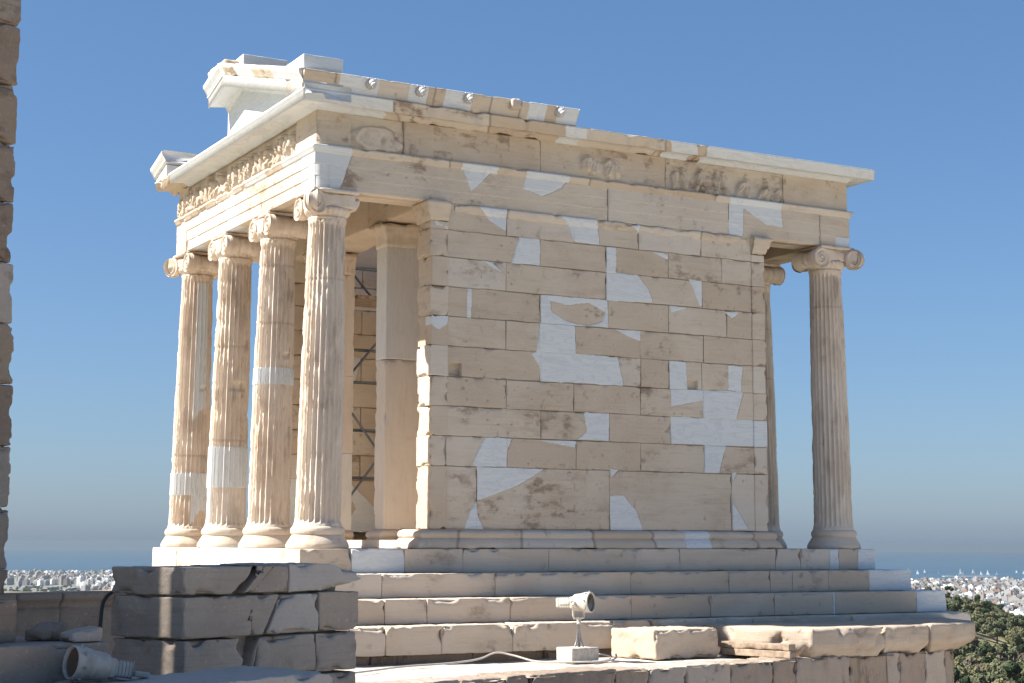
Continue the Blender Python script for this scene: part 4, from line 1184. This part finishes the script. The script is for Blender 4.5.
blk(-.005, .44, -.250, -.082, 301, warp=slant(.3, 1.1, 1, -.25), chip=.09)
blk(.50, .90, -.246, -.078, 302, warp=lambda P: slant(.8, -.15, 1, -.1)(slant(.6, 1.1, -1, -.25)(P)), chip=.09)
blk(.915, 1.63, -.246, -.070, 303, warp=tipend, amp=.012)
blk(.0, .80, -.512, -.262, 304, warp=slant(.6, .55, 1, -.30))
blk(.835, 1.20, -.516, -.262, 305, warp=slant(1.0, .55, -1, -.30))
blk(1.203, 1.60, -.512, -.258, 306)
blk(.015, .50, -.795, -.526, 307, chip=.11, warp=lambda P: np.column_stack([P[:, 0]-np.where(P[:, 0] > .3, .35*np.abs(P[:, 2]+.66)-.02, 0), P[:, 1], P[:, 2]]))
blk(.62, 1.175, -.780, -.526, 308, warp=slant(.8, .22, -1, -.65))
blk(1.18, 1.585, -.780, -.528, 309)
blk(-.02, .57, -1.10, -.81, 310, res=.03)
blk(.60, 1.17, -1.10, -.795, 311, res=.03)
blk(1.175, 1.58, -1.10, -.795, 312, res=.03)
blk(.0, 1.56, -1.60, -1.105, 313, res=.06)
# inner filling so the cracks stay dark
blk(.06, 1.50, -1.5, -.14, 314, y0=.12, y1=.60, res=.1)

# moulded parapet behind
PW = MB()
PO = (-4.60, -3.885, 0)
prs = [(-1.0, -.50, [.57, 1.02, 1.42, 2.1, 2.7]), (-.50, -.345, [.25, 1.0, 1.42, 2.3])]
def parf(u, v):
    h, n, t, d = masonry([(-1.7, -.9, [.4, 1.3, 2.2]), (-.9, -.47, [.57, 1.02, 1.42, 2.1, 2.7]), (-.47, -.3, [.57, 1.02, 1.42, 2.3])], 0, 3.2, seed=33, rough=.005, jw=.008)(u, v)
    h = h+.035*sstep(-.42, -.40, v)-.012*np.exp(-((v+.44)/.008)**2)
    return h, n, t, d
relief(PW, PO, (PA[0], PA[1], 0), (0, 0, 1), np.linspace(0, 3.2, 180), np.linspace(-1.7, -.345, 80), parf, .38)
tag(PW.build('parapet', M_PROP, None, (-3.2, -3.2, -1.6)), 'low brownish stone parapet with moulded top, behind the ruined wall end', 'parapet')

# tall wall of the gate building on the left (one wall in two piers; unseen slit shaped to pass a sunlit strip)
TW = thing('gate_building_wall', 'tall weathered brown masonry wall rising at the left edge of the terrace', 'wall', (-4.6, -3.9, -1.6))
PQ = (-4.235, -3.712, 0)
offs = [.07, .075, .078, .078, .072, .065, .05, .025, -.004, -.006, -.005, -.006, -.004, -.005, -.006, -.004, -.005, -.006, -.005, -.006]
hs = np.array([tosun[0], tosun[1]]); hs /= np.linalg.norm(hs)
_p = np.array([CAM[0]+10.1*math.sin(yaw)-2.17*math.cos(yaw), CAM[1]+10.1*math.cos(yaw)+2.17*math.sin(yaw)])
_s = np.linalg.solve(np.array([[hs[0], PA[0]], [hs[1], PA[1]]]), np.array(PQ[:2])-_p)
SLIT = float(_s[1]); SHK = float((-hs@PA)/(hs@PB))
mb = MB(); mb2 = MB()
z = -1.6; k = 0
while z < 8.4:
    z1 = z+.49 if z > -1.5 else -1.13
    o_ = offs[min(k, len(offs)-1)]
    c_ = 1.1+.5*(k % 2)
    vis = z < 4.8
    rbox(mb, (-c_, 0, z+.002), (o_+.015+random.Random(k).uniform(-.006, .004), 1.4, z1-.002), PQ, PAX, res=.022 if vis else .08, r=.016, amp=.012, chip=.08, seed=900+k, cth=.48)
    rbox(mb, (-SLIT, 0, z+.002), (-c_-.003, 1.4, z1-.002), PQ, PAX, res=.09, r=.008, amp=.003, chip=0, seed=930+k, warp=lambda P: P-np.stack([SHK*P[:, 1]*np.clip((-c_-P[:, 0])/(SLIT-c_), 0, 1), 0*P[:, 0], 0*P[:, 0]], -1))
    rbox(mb2, (-9.5, 0, z+.002), (-SLIT-.048, 1.4, z1-.002), PQ, PAX, res=.12, r=.008, amp=.003, chip=0, seed=960+k, warp=lambda P: P-np.stack([SHK*P[:, 1], 0*P[:, 0], 0*P[:, 0]], -1))
    z = z1; k += 1
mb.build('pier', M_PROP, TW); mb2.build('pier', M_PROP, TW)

# shaded ledge, upright block and fallen pieces at the lower left
mb = MB()
LO = (-4.59, -8.30, 0)
rbox(mb, (-2.6, 0, -1.3), (.0, .95, -.452), LO, PAX, res=.022, r=.008, amp=.009, chip=.07, seed=41, cth=.5)
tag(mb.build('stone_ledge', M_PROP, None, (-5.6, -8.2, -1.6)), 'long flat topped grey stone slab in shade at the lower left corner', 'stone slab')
mb = MB()
rbox(mb, (-1.2, .25, -.450), (-.405, .60, -.225), LO, PAX, res=.025, r=.014, amp=.006, chip=.05, seed=42)
tag(mb.build('upright_block', M_PROP, None, (-5.3, -8.2, -.45)), 'small squared stone block standing on the shaded slab beside the left edge', 'stone block')
for q, (x0, y0, sx, sz, rot, lb) in enumerate(((-.15, .33, .20, .075, .5, 'small flat broken stone lying on the shaded slab, farther from the fallen floodlight'), (-.10, .11, .17, .06, -.25, 'small flat broken stone on the slab end, right above the fallen floodlight'))):
    mb = MB()
    a = np.array(LO[:2])+PA*x0+PB*y0
    rot_ = np.array([(math.cos(rot), math.sin(rot), 0), (-math.sin(rot), math.cos(rot), 0), (0, 0, 1)])
    rbox(mb, (-sx/2, -.08, 0), (sx/2, .08, sz), (a[0], a[1], -.450), rot_@PAX, res=.02, r=.01, amp=.006, chip=.06, seed=44+q, warp=lambda P: P+np.stack([0*P[:, 0], 0*P[:, 0], P[:, 0]*.18*(P[:, 2] > .02)], -1))
    tag(mb.build('stone_fragment', M_PROP, None, (a[0], a[1], -.45)), lb, 'stone fragment')
mb = MB()
rbox(mb, (-.9, -.75, -1.5), (1.0, -.02, -.640), (-4.59, -8.25, 0), PAX, res=.03, r=.012, amp=.016, chip=.09, seed=47, cth=.48)
tag(mb.build('low_slab', M_PILE, None, (-4.2, -7.8, -1.6)), 'low rough stone slab beneath the fallen floodlight', 'stone slab')
M_OLDPAINT = plain('dirty_enamel', (.42, .38, .33), .6, var=.3, sc=9)
F2 = thing('fallen_floodlight', 'old cream floodlight lying on its side among shaded stones at lower left', 'floodlight', (-4.75, -8.5, -.645))
fa2 = -Rv*.72-np.array([math.sin(yaw), math.cos(yaw), 0])*.66+np.array([0, 0, .16])
HC2 = np.array([-4.765, -8.555, -.552])
s2, u2, A2, ax2 = floodlight_body(F2, HC2, fa2, R0=.084, L=.27, mats=(M_OLDPAINT, M_GLASS))
mb = MB(); tube(mb, [HC2+s2*.10-A2*.09, HC2+s2*.115-A2*.20-u2*.05, HC2+s2*.05-A2*.30-u2*.085], .014)
rbox(mb, (-.03, -.03, -.35), (.03, .0, -.26), HC2, ax2, res=.03, r=.008, amp=.001, chip=0, seed=2)
mb.build('bracket', M_OLDPAINT, F2)
mb = MB()
a = np.array([-4.30, -6.62, 0])
tube(mb, spline([(-3.95, -6.62, -.22), (-4.12, -6.70, -.235), (-4.22, -6.80, -.29), (-4.255, -6.86, -.42), (-4.26, -6.88, -.60), (-4.25, -6.90, -.80)], 50), .012)
tag(mb.build('drain_cable', M_BLACKCABLE, None, (-4.25, -6.88, -.8)), 'black cable hanging over the left end of the ruined wall', 'cable')

# ground of the forecourt where the photographer stands
FC = [(-3.0, -5.4), (-1.2, -7.2), (-1.5, -12.0), (-3.5, -24), (-16, -24), (-18, -6), (-9, -2), (-4.6, -3.6)]
poly_sheet('forecourt_floor', FC, -1.6, M_FLOOR, .25, amp=.012)
mb = MB()
for a, b in along(FC[:4]):
    L = np.linalg.norm(b-a); d = (b-a)/L; n_ = np.array([d[1], -d[0]]); t = 0
    while t < L-.05:
        e = min(L, t+1.4)
        for (z0, z1) in ((-2.2, -1.58), (-3.0, -2.21), (-4.0, -3.01), (-5.5, -4.01), (-8, -5.51), (-12, -8.01)):
            rbox(mb, (.004, 0, z0), (e-t-.004, .6, z1), (*(a+d*t), 0), np.array([(d[0], d[1], 0), (n_[0], n_[1], 0), (0, 0, 1)]), res=.3, r=.03, amp=.01, seed=1500+k); k += 1
        t = e
tag(mb.build('retaining_wall', M_POROS, None, (-1.5, -9, -12)), 'rough retaining wall below the forecourt', 'wall')

NR = [(-1.0, -3.6), (3.0, -3.2), (7.4, -2.6), (10.5, -3.0), (22, -9), (26, -22), (18, -34), (-1.2, -34), (-1.3, -12), (-1.0, -7.4)]  # unseen pale ground, added to bounce sunlight up onto the temple flank
M_BOUNCE = stone('pale_bounce_stone', (.70, .64, .55), (.62, .55, .46), (.50, .43, .35), (.26, .22, .18), bump=.8, streak=(1, 1, 1))
poly_sheet('added_bounce_ground', NR, -3.2, M_BOUNCE, .35, amp=.08)

# ================================================================== LANDSCAPE
def azr(x, y):      # distance and lateral ratio seen from the temple hill
    dx, dy = x-CAM[0], y-CAM[1]
    f = dx*math.sin(yaw)+dy*math.cos(yaw); l = dx*math.cos(yaw)-dy*math.sin(yaw)
    return f, l
def place(ratio, dep):
    l = ratio*dep
    return np.array([CAM[0]+dep*math.sin(yaw)+l*math.cos(yaw), CAM[1]+dep*math.cos(yaw)-l*math.sin(yaw)])
SEA = -150.0
def ground_z(x, y):
    x = np.asarray(x, float); y = np.asarray(y, float)
    f, l = azr(x, y); d = np.hypot(f, l)
    rt = np.where(f > 1, l/np.maximum(f, 1), np.sign(l)*2)
    rt = np.clip(rt, -1, 1)
    cs = np.interp(rt, [-1, -.3, .2, .33, 1], [1.0, 1.0, .90, .84, .84])
    z = np.interp(d/np.where(d > 1500, cs, 1.0), [0, 40, 70, 150, 350, 620, 820, 1000, 1400, 2500, 4500, 7300, 7800, 9000], [-12, -12.5, -17, -27, -36, -34, -33, -42, -78, -118, -136, -147.5, -152, -160])
    hill = sstep(300, 650, d)*(1-sstep(1000, 1600, d))
    z = z-np.clip((rt-.262)/.05, -1.2, 1.6)*9*hill
    P = np.stack([x, y, x*0], -1)
    z = z+(fbm(P, .006, 5, 4)-.5)*10*sstep(60, 300, d)*(1-.8*sstep(1500, 3000, d))
    return z
m_t, t_t, b_t = newmat('hill_ground')
g = N(t_t, 'ShaderNodeNewGeometry').outputs['Position']
a1 = noise(t_t, g, .02, 5, .6); a2 = noise(t_t, g, .25, 5, .65)
c = mixc(t_t, ramp(t_t, a1, .4, .62), (.135, .125, .045), (.27, .215, .105))
c = mixc(t_t, ramp(t_t, a2, .45, .7), c, (.075, .085, .035))
ln = N(t_t, 'ShaderNodeVectorMath', operation='LENGTH'); t_t.links.new(g, ln.inputs[0])
a3 = noise(t_t, g, .012, 6, .7)
urb = mixc(t_t, ramp(t_t, a3, .4, .6), (.10, .105, .085), (.26, .25, .23))
c = mixc(t_t, ramp(t_t, ln.outputs[1], 1500, 2600), c, urb)
t_t.links.new(c, b_t.inputs['Base Color']); b_t.inputs['Roughness'].default_value = .95
m_s, t_s, b_s = newmat('sea_water')
b_s.inputs['Base Color'].default_value = (.018, .060, .105, 1); b_s.inputs['Roughness'].default_value = .32; b_s.inputs['IOR'].default_value = 1.33
gs = N(t_s, 'ShaderNodeNewGeometry').outputs['Position']
mp_ = N(t_s, 'ShaderNodeMapping'); t_s.links.new(gs, mp_.inputs[0]); mp_.inputs['Scale'].default_value = (.0006, .0022, 1); mp_.inputs['Rotation'].default_value = (0, 0, yaw)
ns_ = noise(t_s, mp_.outputs[0], 1.0, 5, .6)
t_s.links.new(mixc(t_s, ramp(t_s, ns_, .38, .62), (.014, .052, .098), (.030, .085, .135)), b_s.inputs['Base Color'])

aa = np.radians(np.unique(np.concatenate([np.arange(-180, 180, 6.), np.arange(-32, 32, .5)])))
rr = np.concatenate([[1], np.geomspace(12, 9000, 120)])
TT, RRr = np.meshgrid(aa, rr, indexing='ij')
X = CAM[0]+RRr*np.sin(TT+yaw); Y = CAM[1]+RRr*np.cos(TT+yaw)
Zg = ground_z(X, Y)
mb = MB()
V = np.stack([X, Y, Zg], -1).reshape(-1, 3)
mb.add(V, quads(len(aa), len(rr), True)[:, ::-1])
o = mb.build('hillside', m_t); o['kind'] = 'structure'
mb = MB(); n = 256
th = np.linspace(0, 2*math.pi, n, endpoint=False)
rad = np.array([3000, 7000, 12000, 20000, 29000.])
P = np.stack([CAM[0]+np.cos(th)[:, None]*rad, CAM[1]+np.sin(th)[:, None]*rad, np.full((n, 5), SEA)], -1)
mb.add(P.reshape(-1, 3), quads(n, 5, True)[:, ::-1])
o = mb.build('sea', m_s); o['kind'] = 'structure'

# ---- trees
def leafmat(name, cols):
    m, t, b = newmat(name)
    oi = N(t, 'ShaderNodeObjectInfo').outputs['Random']
    a = N(t, 'ShaderNodeAttribute', attribute_name='tint').outputs['Fac']
    c = mixc(t, a, cols[0], cols[1]); c = mixc(t, mul(t, oi, .75), c, cols[2])
    t.links.new(c, b.inputs['Base Color']); b.inputs['Roughness'].default_value = .75; b.inputs['Specular IOR Level'].default_value = .15
    return m
M_BARK = plain('bark', (.13, .10, .075), .9)
def crown_mb(seed, Rx=3.2, H=6.5, n=1500, base=1.2, leaf=.34, cone=False):
    rg = np.random.default_rng(seed); mb = MB()
    nb = 9
    bc = np.stack([rg.normal(0, .42, nb)*Rx, rg.normal(0, .42, nb)*Rx, base+rg.uniform(.25, .85, nb)*(H-base)], 1)
    if cone: bc[:, :2] *= .5
    br = rg.uniform(.36, .58, nb)*Rx*(.8 if not cone else .55)
    ib = rg.integers(0, nb, n)
    dv = rg.normal(0, 1, (n, 3)); dv /= np.linalg.norm(dv, axis=1)[:, None]
    rr_ = rg.uniform(.55, 1.05, n)**.6
    P = bc[ib]+dv*(br[ib]*rr_)[:, None]*[1, 1, .8]
    P[:, 2] = np.clip(P[:, 2], base*.5, H)
    nrm = dv+rg.normal(0, .5, (n, 3)); nrm /= np.linalg.norm(nrm, axis=1)[:, None]
    t1 = np.cross(nrm, rg.normal(0, 1, (n, 3))); t1 /= np.linalg.norm(t1, axis=1)[:, None]; t2 = np.cross(nrm, t1)
    s = leaf*rg.uniform(.6, 1.5, n)[:, None]; s2 = s*rg.uniform(.5, 1, (n, 1))
    V = np.stack([P-t1*s, P-t2*s2*.9+t1*s*.1, P+t1*s, P+t2*s2], 1).reshape(-1, 3)
    mb.add(V, np.arange(4*n).reshape(n, 4), 0, np.repeat(rg.random(n), 4), 0)
    return mb
def trunk_mb(seed, H=3.6):
    rg = random.Random(seed); mb = MB()
    zz = np.linspace(-.6, H, 9)
    P = [(.25*math.sin(z*.7+seed), .2*math.cos(z*.6+seed), z) for z in zz]
    prof = np.linspace(.26, .09, 9); th = np.linspace(0, 2*math.pi, 8, endpoint=False)
    G = np.array([[(p[0]+math.cos(a)*r_, p[1]+math.sin(a)*r_, p[2]) for p, r_ in zip(P, prof)] for a in th])
    mb.add(G.reshape(-1, 3), quads(8, 9, True))
    for q in range(5):
        a = q*1.26+seed; z = H*(.45+.1*q)
        tube(mb, [(P[5][0], P[5][1], z*.8), (math.cos(a)*.9, math.sin(a)*.9, z+.7), (math.cos(a)*1.7, math.sin(a)*1.7, z+1.5)], .06, 5)
    return mb
PRO = []
kinds = [('dark green bushy tree on the hillside behind the bastion', [(.070, .086, .042), (.115, .125, .066), (.09, .097, .055)], 3.0, 6.0, False),
         ('olive green rounded tree on the hillside behind the bastion', [(.11, .115, .055), (.17, .165, .085), (.13, .125, .07)], 2.7, 5.2, False),
         ('dry brownish grey shrubby tree on the hillside behind the bastion', [(.095, .080, .055), (.135, .115, .080), (.110, .090, .070)], 2.3, 4.4, False),
         ('tall dark pine on the hillside behind the bastion', [(.022, .042, .018), (.045, .065, .026), (.03, .05, .02)], 2.6, 8.0, True)]
for q, (lb, cols, rx, hh, cone) in enumerate(kinds):
    lm = leafmat('leaves_%d' % q, cols)
    for var in range(2):
        t0 = thing('hillside_tree', lb, 'tree', (0, 0, -500), ('trees on the hillside behind the bastion'))
        cr = crown_mb(50+q*3+var, rx, hh, 2300, .9, .23, cone).build('crown', lm, None); cr.parent = t0
        tr = trunk_mb(q+var, hh*.55).build('trunk', M_BARK, None); tr.parent = t0
        PRO.append([t0, q, False])
def put_tree(pi, loc, s, rz, label=None, group=None):
    p = PRO[pi]
    if not p[2]: r = p[0]; p[2] = True
    else:
        r = p[0].copy(); COL.objects.link(r)
        for ch in p[0].children:
            c = ch.copy(); COL.objects.link(c); c.parent = r
    r.location = loc; r.scale = (s[0], s[0], s[1]); r.rotation_euler = (0, 0, rz)
    if label: r['label'] = label
    if group: r['group'] = group
rg = random.Random(21)
cells = []
def tree_ok(x, y, dmin):
    for (a, b) in cells:
        if (a-x)**2+(b-y)**2 < dmin*dmin: return False
    return True
cnt = 0; tries = 0
while cnt < 225 and tries < 20000:
    tries += 1
    dep = 230+rg.random()**.8*650; rt = rg.uniform(.248, .330)
    x, y = place(rt, dep)
    clr = vnoise(np.array([[x, y, 0]]), .012, 9)[0]
    if clr > .80 and rg.random() < .8: continue
    if 540 < dep < 640 and abs(rt-.287) < .014 and rg.random() < .85: continue
    if not tree_ok(x, y, 3.2+dep*.0022): continue
    cells.append((x, y))
    q = rg.choices([0, 1, 2, 3], [5, 4, 3, 1.2])[0]
    s = rg.uniform(1.1, 1.8)
    put_tree(q*2+rg.randrange(2), (x, y, float(ground_z(x, y))-.2), (s, s*rg.uniform(.85, 1.2)), rg.uniform(0, 6.28))
    cnt += 1
cnt = 0; tries = 0
while cnt < 62 and tries < 5000:          # the wood goes on behind the temple
    tries += 1
    dep = 330+rg.random()*560; rt = rg.uniform(.13, .250)
    x, y = place(rt, dep)
    if not tree_ok(x, y, 6+dep*.006): continue
    cells.append((x, y)); q = rg.choices([0, 1, 2, 3], [5, 4, 3, 1.2])[0]; s = rg.uniform(1.2, 1.9)
    put_tree(q*2+rg.randrange(2), (x, y, float(ground_z(x, y))-.2), (s, s*rg.uniform(.85, 1.2)), rg.uniform(0, 6.28))
    cnt += 1
# dark grove on the far left below the city
cnt = 0
while cnt < 74:
    dep = 4150+850*rg.random()**1.6; rt = rg.uniform(-.322, -.262)
    x, y = place(rt, dep)
    if not tree_ok(x, y, 9): continue
    cells.append((x, y)); s = rg.uniform(1.5, 2.3)
    put_tree(rg.choice([0, 1, 6, 7]), (x, y, float(ground_z(x, y))-1), (s*1.7, s*.9), rg.uniform(0, 6), 'dark tree in the distant grove below the city at left', 'trees of the distant grove at left')
    cnt += 1

# ---- the white city down to the coast
def bmat(name, wall, win, bump=0):
    m, t, b = newmat(name)
    co = N(t, 'ShaderNodeTexCoord').outputs['Object']
    oi = N(t, 'ShaderNodeObjectInfo').outputs['Random']
    at_ = N(t, 'ShaderNodeAttribute', attribute_name='tint').outputs['Fac']
    hue = mul(t, oi, at_, 'ADD')
    hue = mul(t, hue, 1.0, 'MODULO')
    cr = N(t, 'ShaderNodeValToRGB'); t.links.new(hue, cr.inputs[0])
    e = cr.color_ramp.elements
    e[0].position = 0; e[0].color = (.36, .355, .34, 1); e[1].position = 1; e[1].color = (.33, .32, .30, 1)
    for p, c_ in ((.25, (.29, .265, .23)), (.45, (.80, .79, .77)), (.6, (.25, .21, .175)), (.72, (.31, .30, .29)), (.85, (.20, .19, .18)), (.93, (.26, .17, .13))):
        k_ = e.new(p); k_.color = (*c_, 1)
    cr.color_ramp.interpolation = 'CONSTANT'
    dk = N(t, 'ShaderNodeAttribute', attribute_name='dirt').outputs['Fac']
    c = mixc(t, dk, cr.outputs[0], (.05, .055, .06))
    t.links.new(c, b.inputs['Base Color']); b.inputs['Roughness'].default_value = .8
    return m
M_CITY = bmat('painted_render', None, None)
def building_mb(seed, mb=None, loc=(0, 0, 0), rz=0, sc=(1, 1, 1), simple=False, tint=0.0):
    rg_ = random.Random(seed)
    own = MB()
    W, D = rg_.uniform(11, 24), rg_.uniform(10, 20); nf_ = rg_.choice([4, 5, 5, 6, 6, 7]); fh = 3.1; H = nf_*fh
    def bx_(lo, hi, **k): simple_box(own, lo, hi, **k)
    bx_((-W/2, -D/2, -8), (W/2, D/2, H), tint=tint)
    bx_((-W/2-.15, -D/2-.15, H), (W/2+.15, D/2+.15, H+.9), tint=tint)
    bx_((-W*.2, -D*.2, H+.9), (W*.15, D*.22, H+3.6), tint=tint)
    if not simple:
        bx_((W*.25, -D*.3, H+.9), (W*.32, -D*.2, H+2.4), tint=tint)
        for f in range(nf_):
            z = f*fh
            for sy in (-1, 1):
                y0 = sy*(D/2+.02)
                nwin = max(3, int(W/3.4))
                for i in range(nwin):
                    xc = -W/2+(i+.5)*W/nwin
                    if rg_.random() < .85:
                        bx_((xc-.75, min(y0, y0-sy*.3), z+.5), (xc+.75, max(y0, y0-sy*.3), z+2.5), dirt=1.0, tint=tint)
                if f > 0:
                    bx_((-W*.42, min(y0, y0+sy*1.3), z-.1), (W*.42, max(y0, y0+sy*1.3), z+.9), tint=tint)
            for sx in (-1, 1):
                x0 = sx*(W/2+.02); nwin = max(2, int(D/4.2))
                for i in range(nwin):
                    yc_ = -D/2+(i+.5)*D/nwin
                    bx_((min(x0, x0-sx*.3), yc_-.7, z+.6), (max(x0, x0-sx*.3), yc_+.7, z+2.4), dirt=1.0, tint=tint)
    if mb is None: return own
    c, s_ = math.cos(rz), math.sin(rz)
    V = np.concatenate(own.v)*np.array(sc); V = np.stack([V[:, 0]*c-V[:, 1]*s_+loc[0], V[:, 0]*s_+V[:, 1]*c+loc[1], V[:, 2]+loc[2]], -1)
    mb.add(V, [f for f in own.f], 0, np.concatenate(own.at['tint']), np.concatenate(own.at['dirt']))
BPRO = [building_mb(300+q).build('apartment_block', M_CITY, None, (0, 0, 0), smooth=False) for q in range(10)]
for o in BPRO: o['_u'] = 0
rg = random.Random(77)
spots = []
def in_grove(rt, dep): return 4000 < dep < 5250 and rt < -.258
def coast(rt): return 7250 if rt < 0 else 6100
for side in (0, 1):
    tries = 0; got = 0; loc_ = []
    while got < 1150 and tries < 90000:
        tries += 1
        if side == 0: rt = rg.uniform(-.335, -.205); dmin = 4250
        else: rt = rg.uniform(.232, .335); dmin = 2300
        dep = dmin+(coast(rt)-dmin)*rg.random()**.85
        if in_grove(rt, dep): continue
        x, y = place(rt, dep)
        gx, gy = round(x/26), round(y/23)
        if (gx, gy) in loc_: continue
        loc_.append((gx, gy))
        spots.append((dep, gx*26+rg.uniform(-2, 2), gy*23+rg.uniform(-2, 2), side, rt)); got += 1
vis = [s_ for s_ in spots if (s_[3] == 0 and s_[4] < -.235 and s_[4] > -.318) or (s_[3] == 1 and s_[4] > .243 and s_[4] < .318)]
vis.sort()
pick = [s_ for s_ in vis if s_[3] == 0][:140]+[s_ for s_ in vis if s_[3] == 1][:150]
ps = set(id(s_) for s_ in pick)
for (dep, x, y, side, rt) in pick:
    p = BPRO[rg.randrange(10)]
    if p['_u'] == 0: o = p; o['_u'] = 1
    else: o = p.copy(); COL.objects.link(o)
    o.location = (x, y, float(ground_z(x, y))); o.rotation_euler = (0, 0, rg.choice([.35, .35, .35+math.pi/2, .2, .9])); s_ = rg.uniform(.75, 1.25)
    o.scale = (s_, s_, rg.uniform(.75, 1.3))
    tag(o, ('pale apartment block in the distant city at the left of the temple', 'pale apartment block in the distant city at the right of the temple')[side], 'building', ('apartment blocks of the city at left', 'apartment blocks of the city at right')[side])
for p in BPRO:
    if p['_u'] == 0: bpy.data.objects.remove(p)
mb = MB()
for i, s_ in enumerate(spots):
    if id(s_) in ps: continue
    k_ = rg.uniform(.75, 1.25)
    building_mb(900+i, mb, (s_[1], s_[2], float(ground_z(s_[1], s_[2]))), rg.choice([.35, .35, .35+math.pi/2, .2, .9]), (k_, k_, rg.uniform(.75, 1.3)), simple=True, tint=rg.random())
o = mb.build('far_city', M_CITY, smooth=False)
tag(o, 'mass of far white buildings along the coast', 'city', None, 'stuff')

# ---- harbour mole and sailing boats
p0 = place(.2625, 7560); p1 = place(.2935, 7600)
d = (p1-p0); L = np.linalg.norm(d); d /= L; n_ = np.array([-d[1], d[0]])
mb = MB()
rbox(mb, (0, 0, -4), (L, 26, 2.6), (p0[0], p0[1], SEA), np.array([(d[0], d[1], 0), (n_[0], n_[1], 0), (0, 0, 1)]), res=12, r=.8, amp=.4, chip=0, seed=3)
tag(mb.build('breakwater', plain('pale_harbour_concrete', (.62, .60, .56), .8), None, (p0[0], p0[1], SEA)), 'long pale harbour breakwater lying off the distant coast', 'breakwater')
M_SAIL = plain('sail_cloth', (.80, .80, .79), .7, var=.03)
def boat(x, y, s, rz):
    t = thing('sailing_boat', 'tiny white sailing boat on the distant sea off the breakwater', 'sailboat', (0, 0, 0), 'sailing boats on the sea')
    mb = MB()
    xs_ = np.linspace(-6, 6, 13); ring = []
    for x_ in xs_:
        wd = 1.7*max(.02, 1-abs((x_+1)/7.2)**2.2)
        ring.append([(x_, -wd, 1.2), (x_, -wd*.7, .2), (x_, 0, -.4), (x_, wd*.7, .2), (x_, wd, 1.2), (x_, 0, 1.35)])
    G = np.array(ring); mb.add(G.transpose(1, 0, 2).reshape(-1, 3), [quads(6, 13, True), (np.arange(6)*13).reshape(1, -1), (np.arange(6)*13+12)[::-1].reshape(1, -1)])
    mb.build('hull', M_SAIL, t)
    mb = MB(); tube(mb, [(.6, 0, 1), (.6, 0, 9), (.6, 0, 17)], .12, 6); tube(mb, [(.6, 0, 2.4), (-2, 0, 2.4), (-4.6, 0, 2.4)], .1, 6)
    mb.build('mast', M_STEEL, t)
    for nm, tri in (('mainsail', [(.4, 0, 2.6), (-4.5, .35, 2.7), (.4, 0, 16.6)]), ('jib', [(5.6, 0, 1.6), (.9, .5, 2.0), (.8, 0, 14.8)])):
        mb = MB(); g = []
        A_, B_, C_ = (np.array(q) for q in tri)
        m_ = 7
        idx = {}; V = []
        for i in range(m_+1):
            for j in range(m_+1-i):
                a, b = i/m_, j/m_; c_ = 1-a-b
                p = A_*c_+B_*a+C_*b+np.array([0, 1, 0])*3.2*a*c_*1.5+np.array([0, 1, 0])*a*b*2
                idx[(i, j)] = len(V); V.append(p)
        F = []
        for i in range(m_):
            for j in range(m_-i):
                F.append((idx[(i, j)], idx[(i+1, j)], idx[(i, j+1)]))
                if i+j < m_-1: F.append((idx[(i+1, j)], idx[(i+1, j+1)], idx[(i, j+1)]))
        V = np.array(V); nV = len(V); F = np.array(F)
        mb.add(np.concatenate([V, V+[0, .06, 0]]), np.concatenate([F, F[:, ::-1]+nV])); mb.build(nm, M_SAIL, t)
    return t
pb = None
for (px_, py_, s) in ((905, 569, 1.0), (914, 572.5, 1.4), (921, 571, 1.1), (935, 571.5, 1.2), (956.5, 572.5, 1.9), (959.5, 573, 1.3), (969, 571.5, 1.5), (977, 573, 1.2), (983.5, 573, 1.5), (992.5, 573.5, 1.3), (1012, 571, 1.0), (1019, 572, 1.1), (1034, 571, 1.2)):
    dep = 150/((py_-542.4)/1633)
    x, y = place((px_-512)/1633, dep)
    if pb is None: pb = boat(0, 0, 1, 0); o = pb
    else:
        o = pb.copy(); COL.objects.link(o)
        for ch in pb.children:
            c = ch.copy(); COL.objects.link(c); c.parent = o
    o.location = (x, y, SEA); s *= .95; o.scale = (s, s, s); o.rotation_euler = (0, 0, -yaw+rg.uniform(-.5, .5))

# ---- haze
mh = bpy.data.materials.new('haze_air'); mh.use_nodes = True
for n in list(mh.node_tree.nodes): mh.node_tree.nodes.remove(n)
oh = mh.node_tree.nodes.new('ShaderNodeOutputMaterial'); ph = mh.node_tree.nodes.new('ShaderNodeVolumePrincipled')
ph.inputs['Color'].default_value = (.265, .335, .39, 1); ph.inputs['Density'].default_value = 6.0e-5; ph.inputs['Anisotropy'].default_value = .1
mh.node_tree.links.new(ph.outputs[0], oh.inputs['Volume'])
mb = MB()
simple_box(mb, (-32000, -32000, -172), (32000, 32000, 9.2))
o = mb.build('haze', mh, smooth=False); o['kind'] = 'stuff'
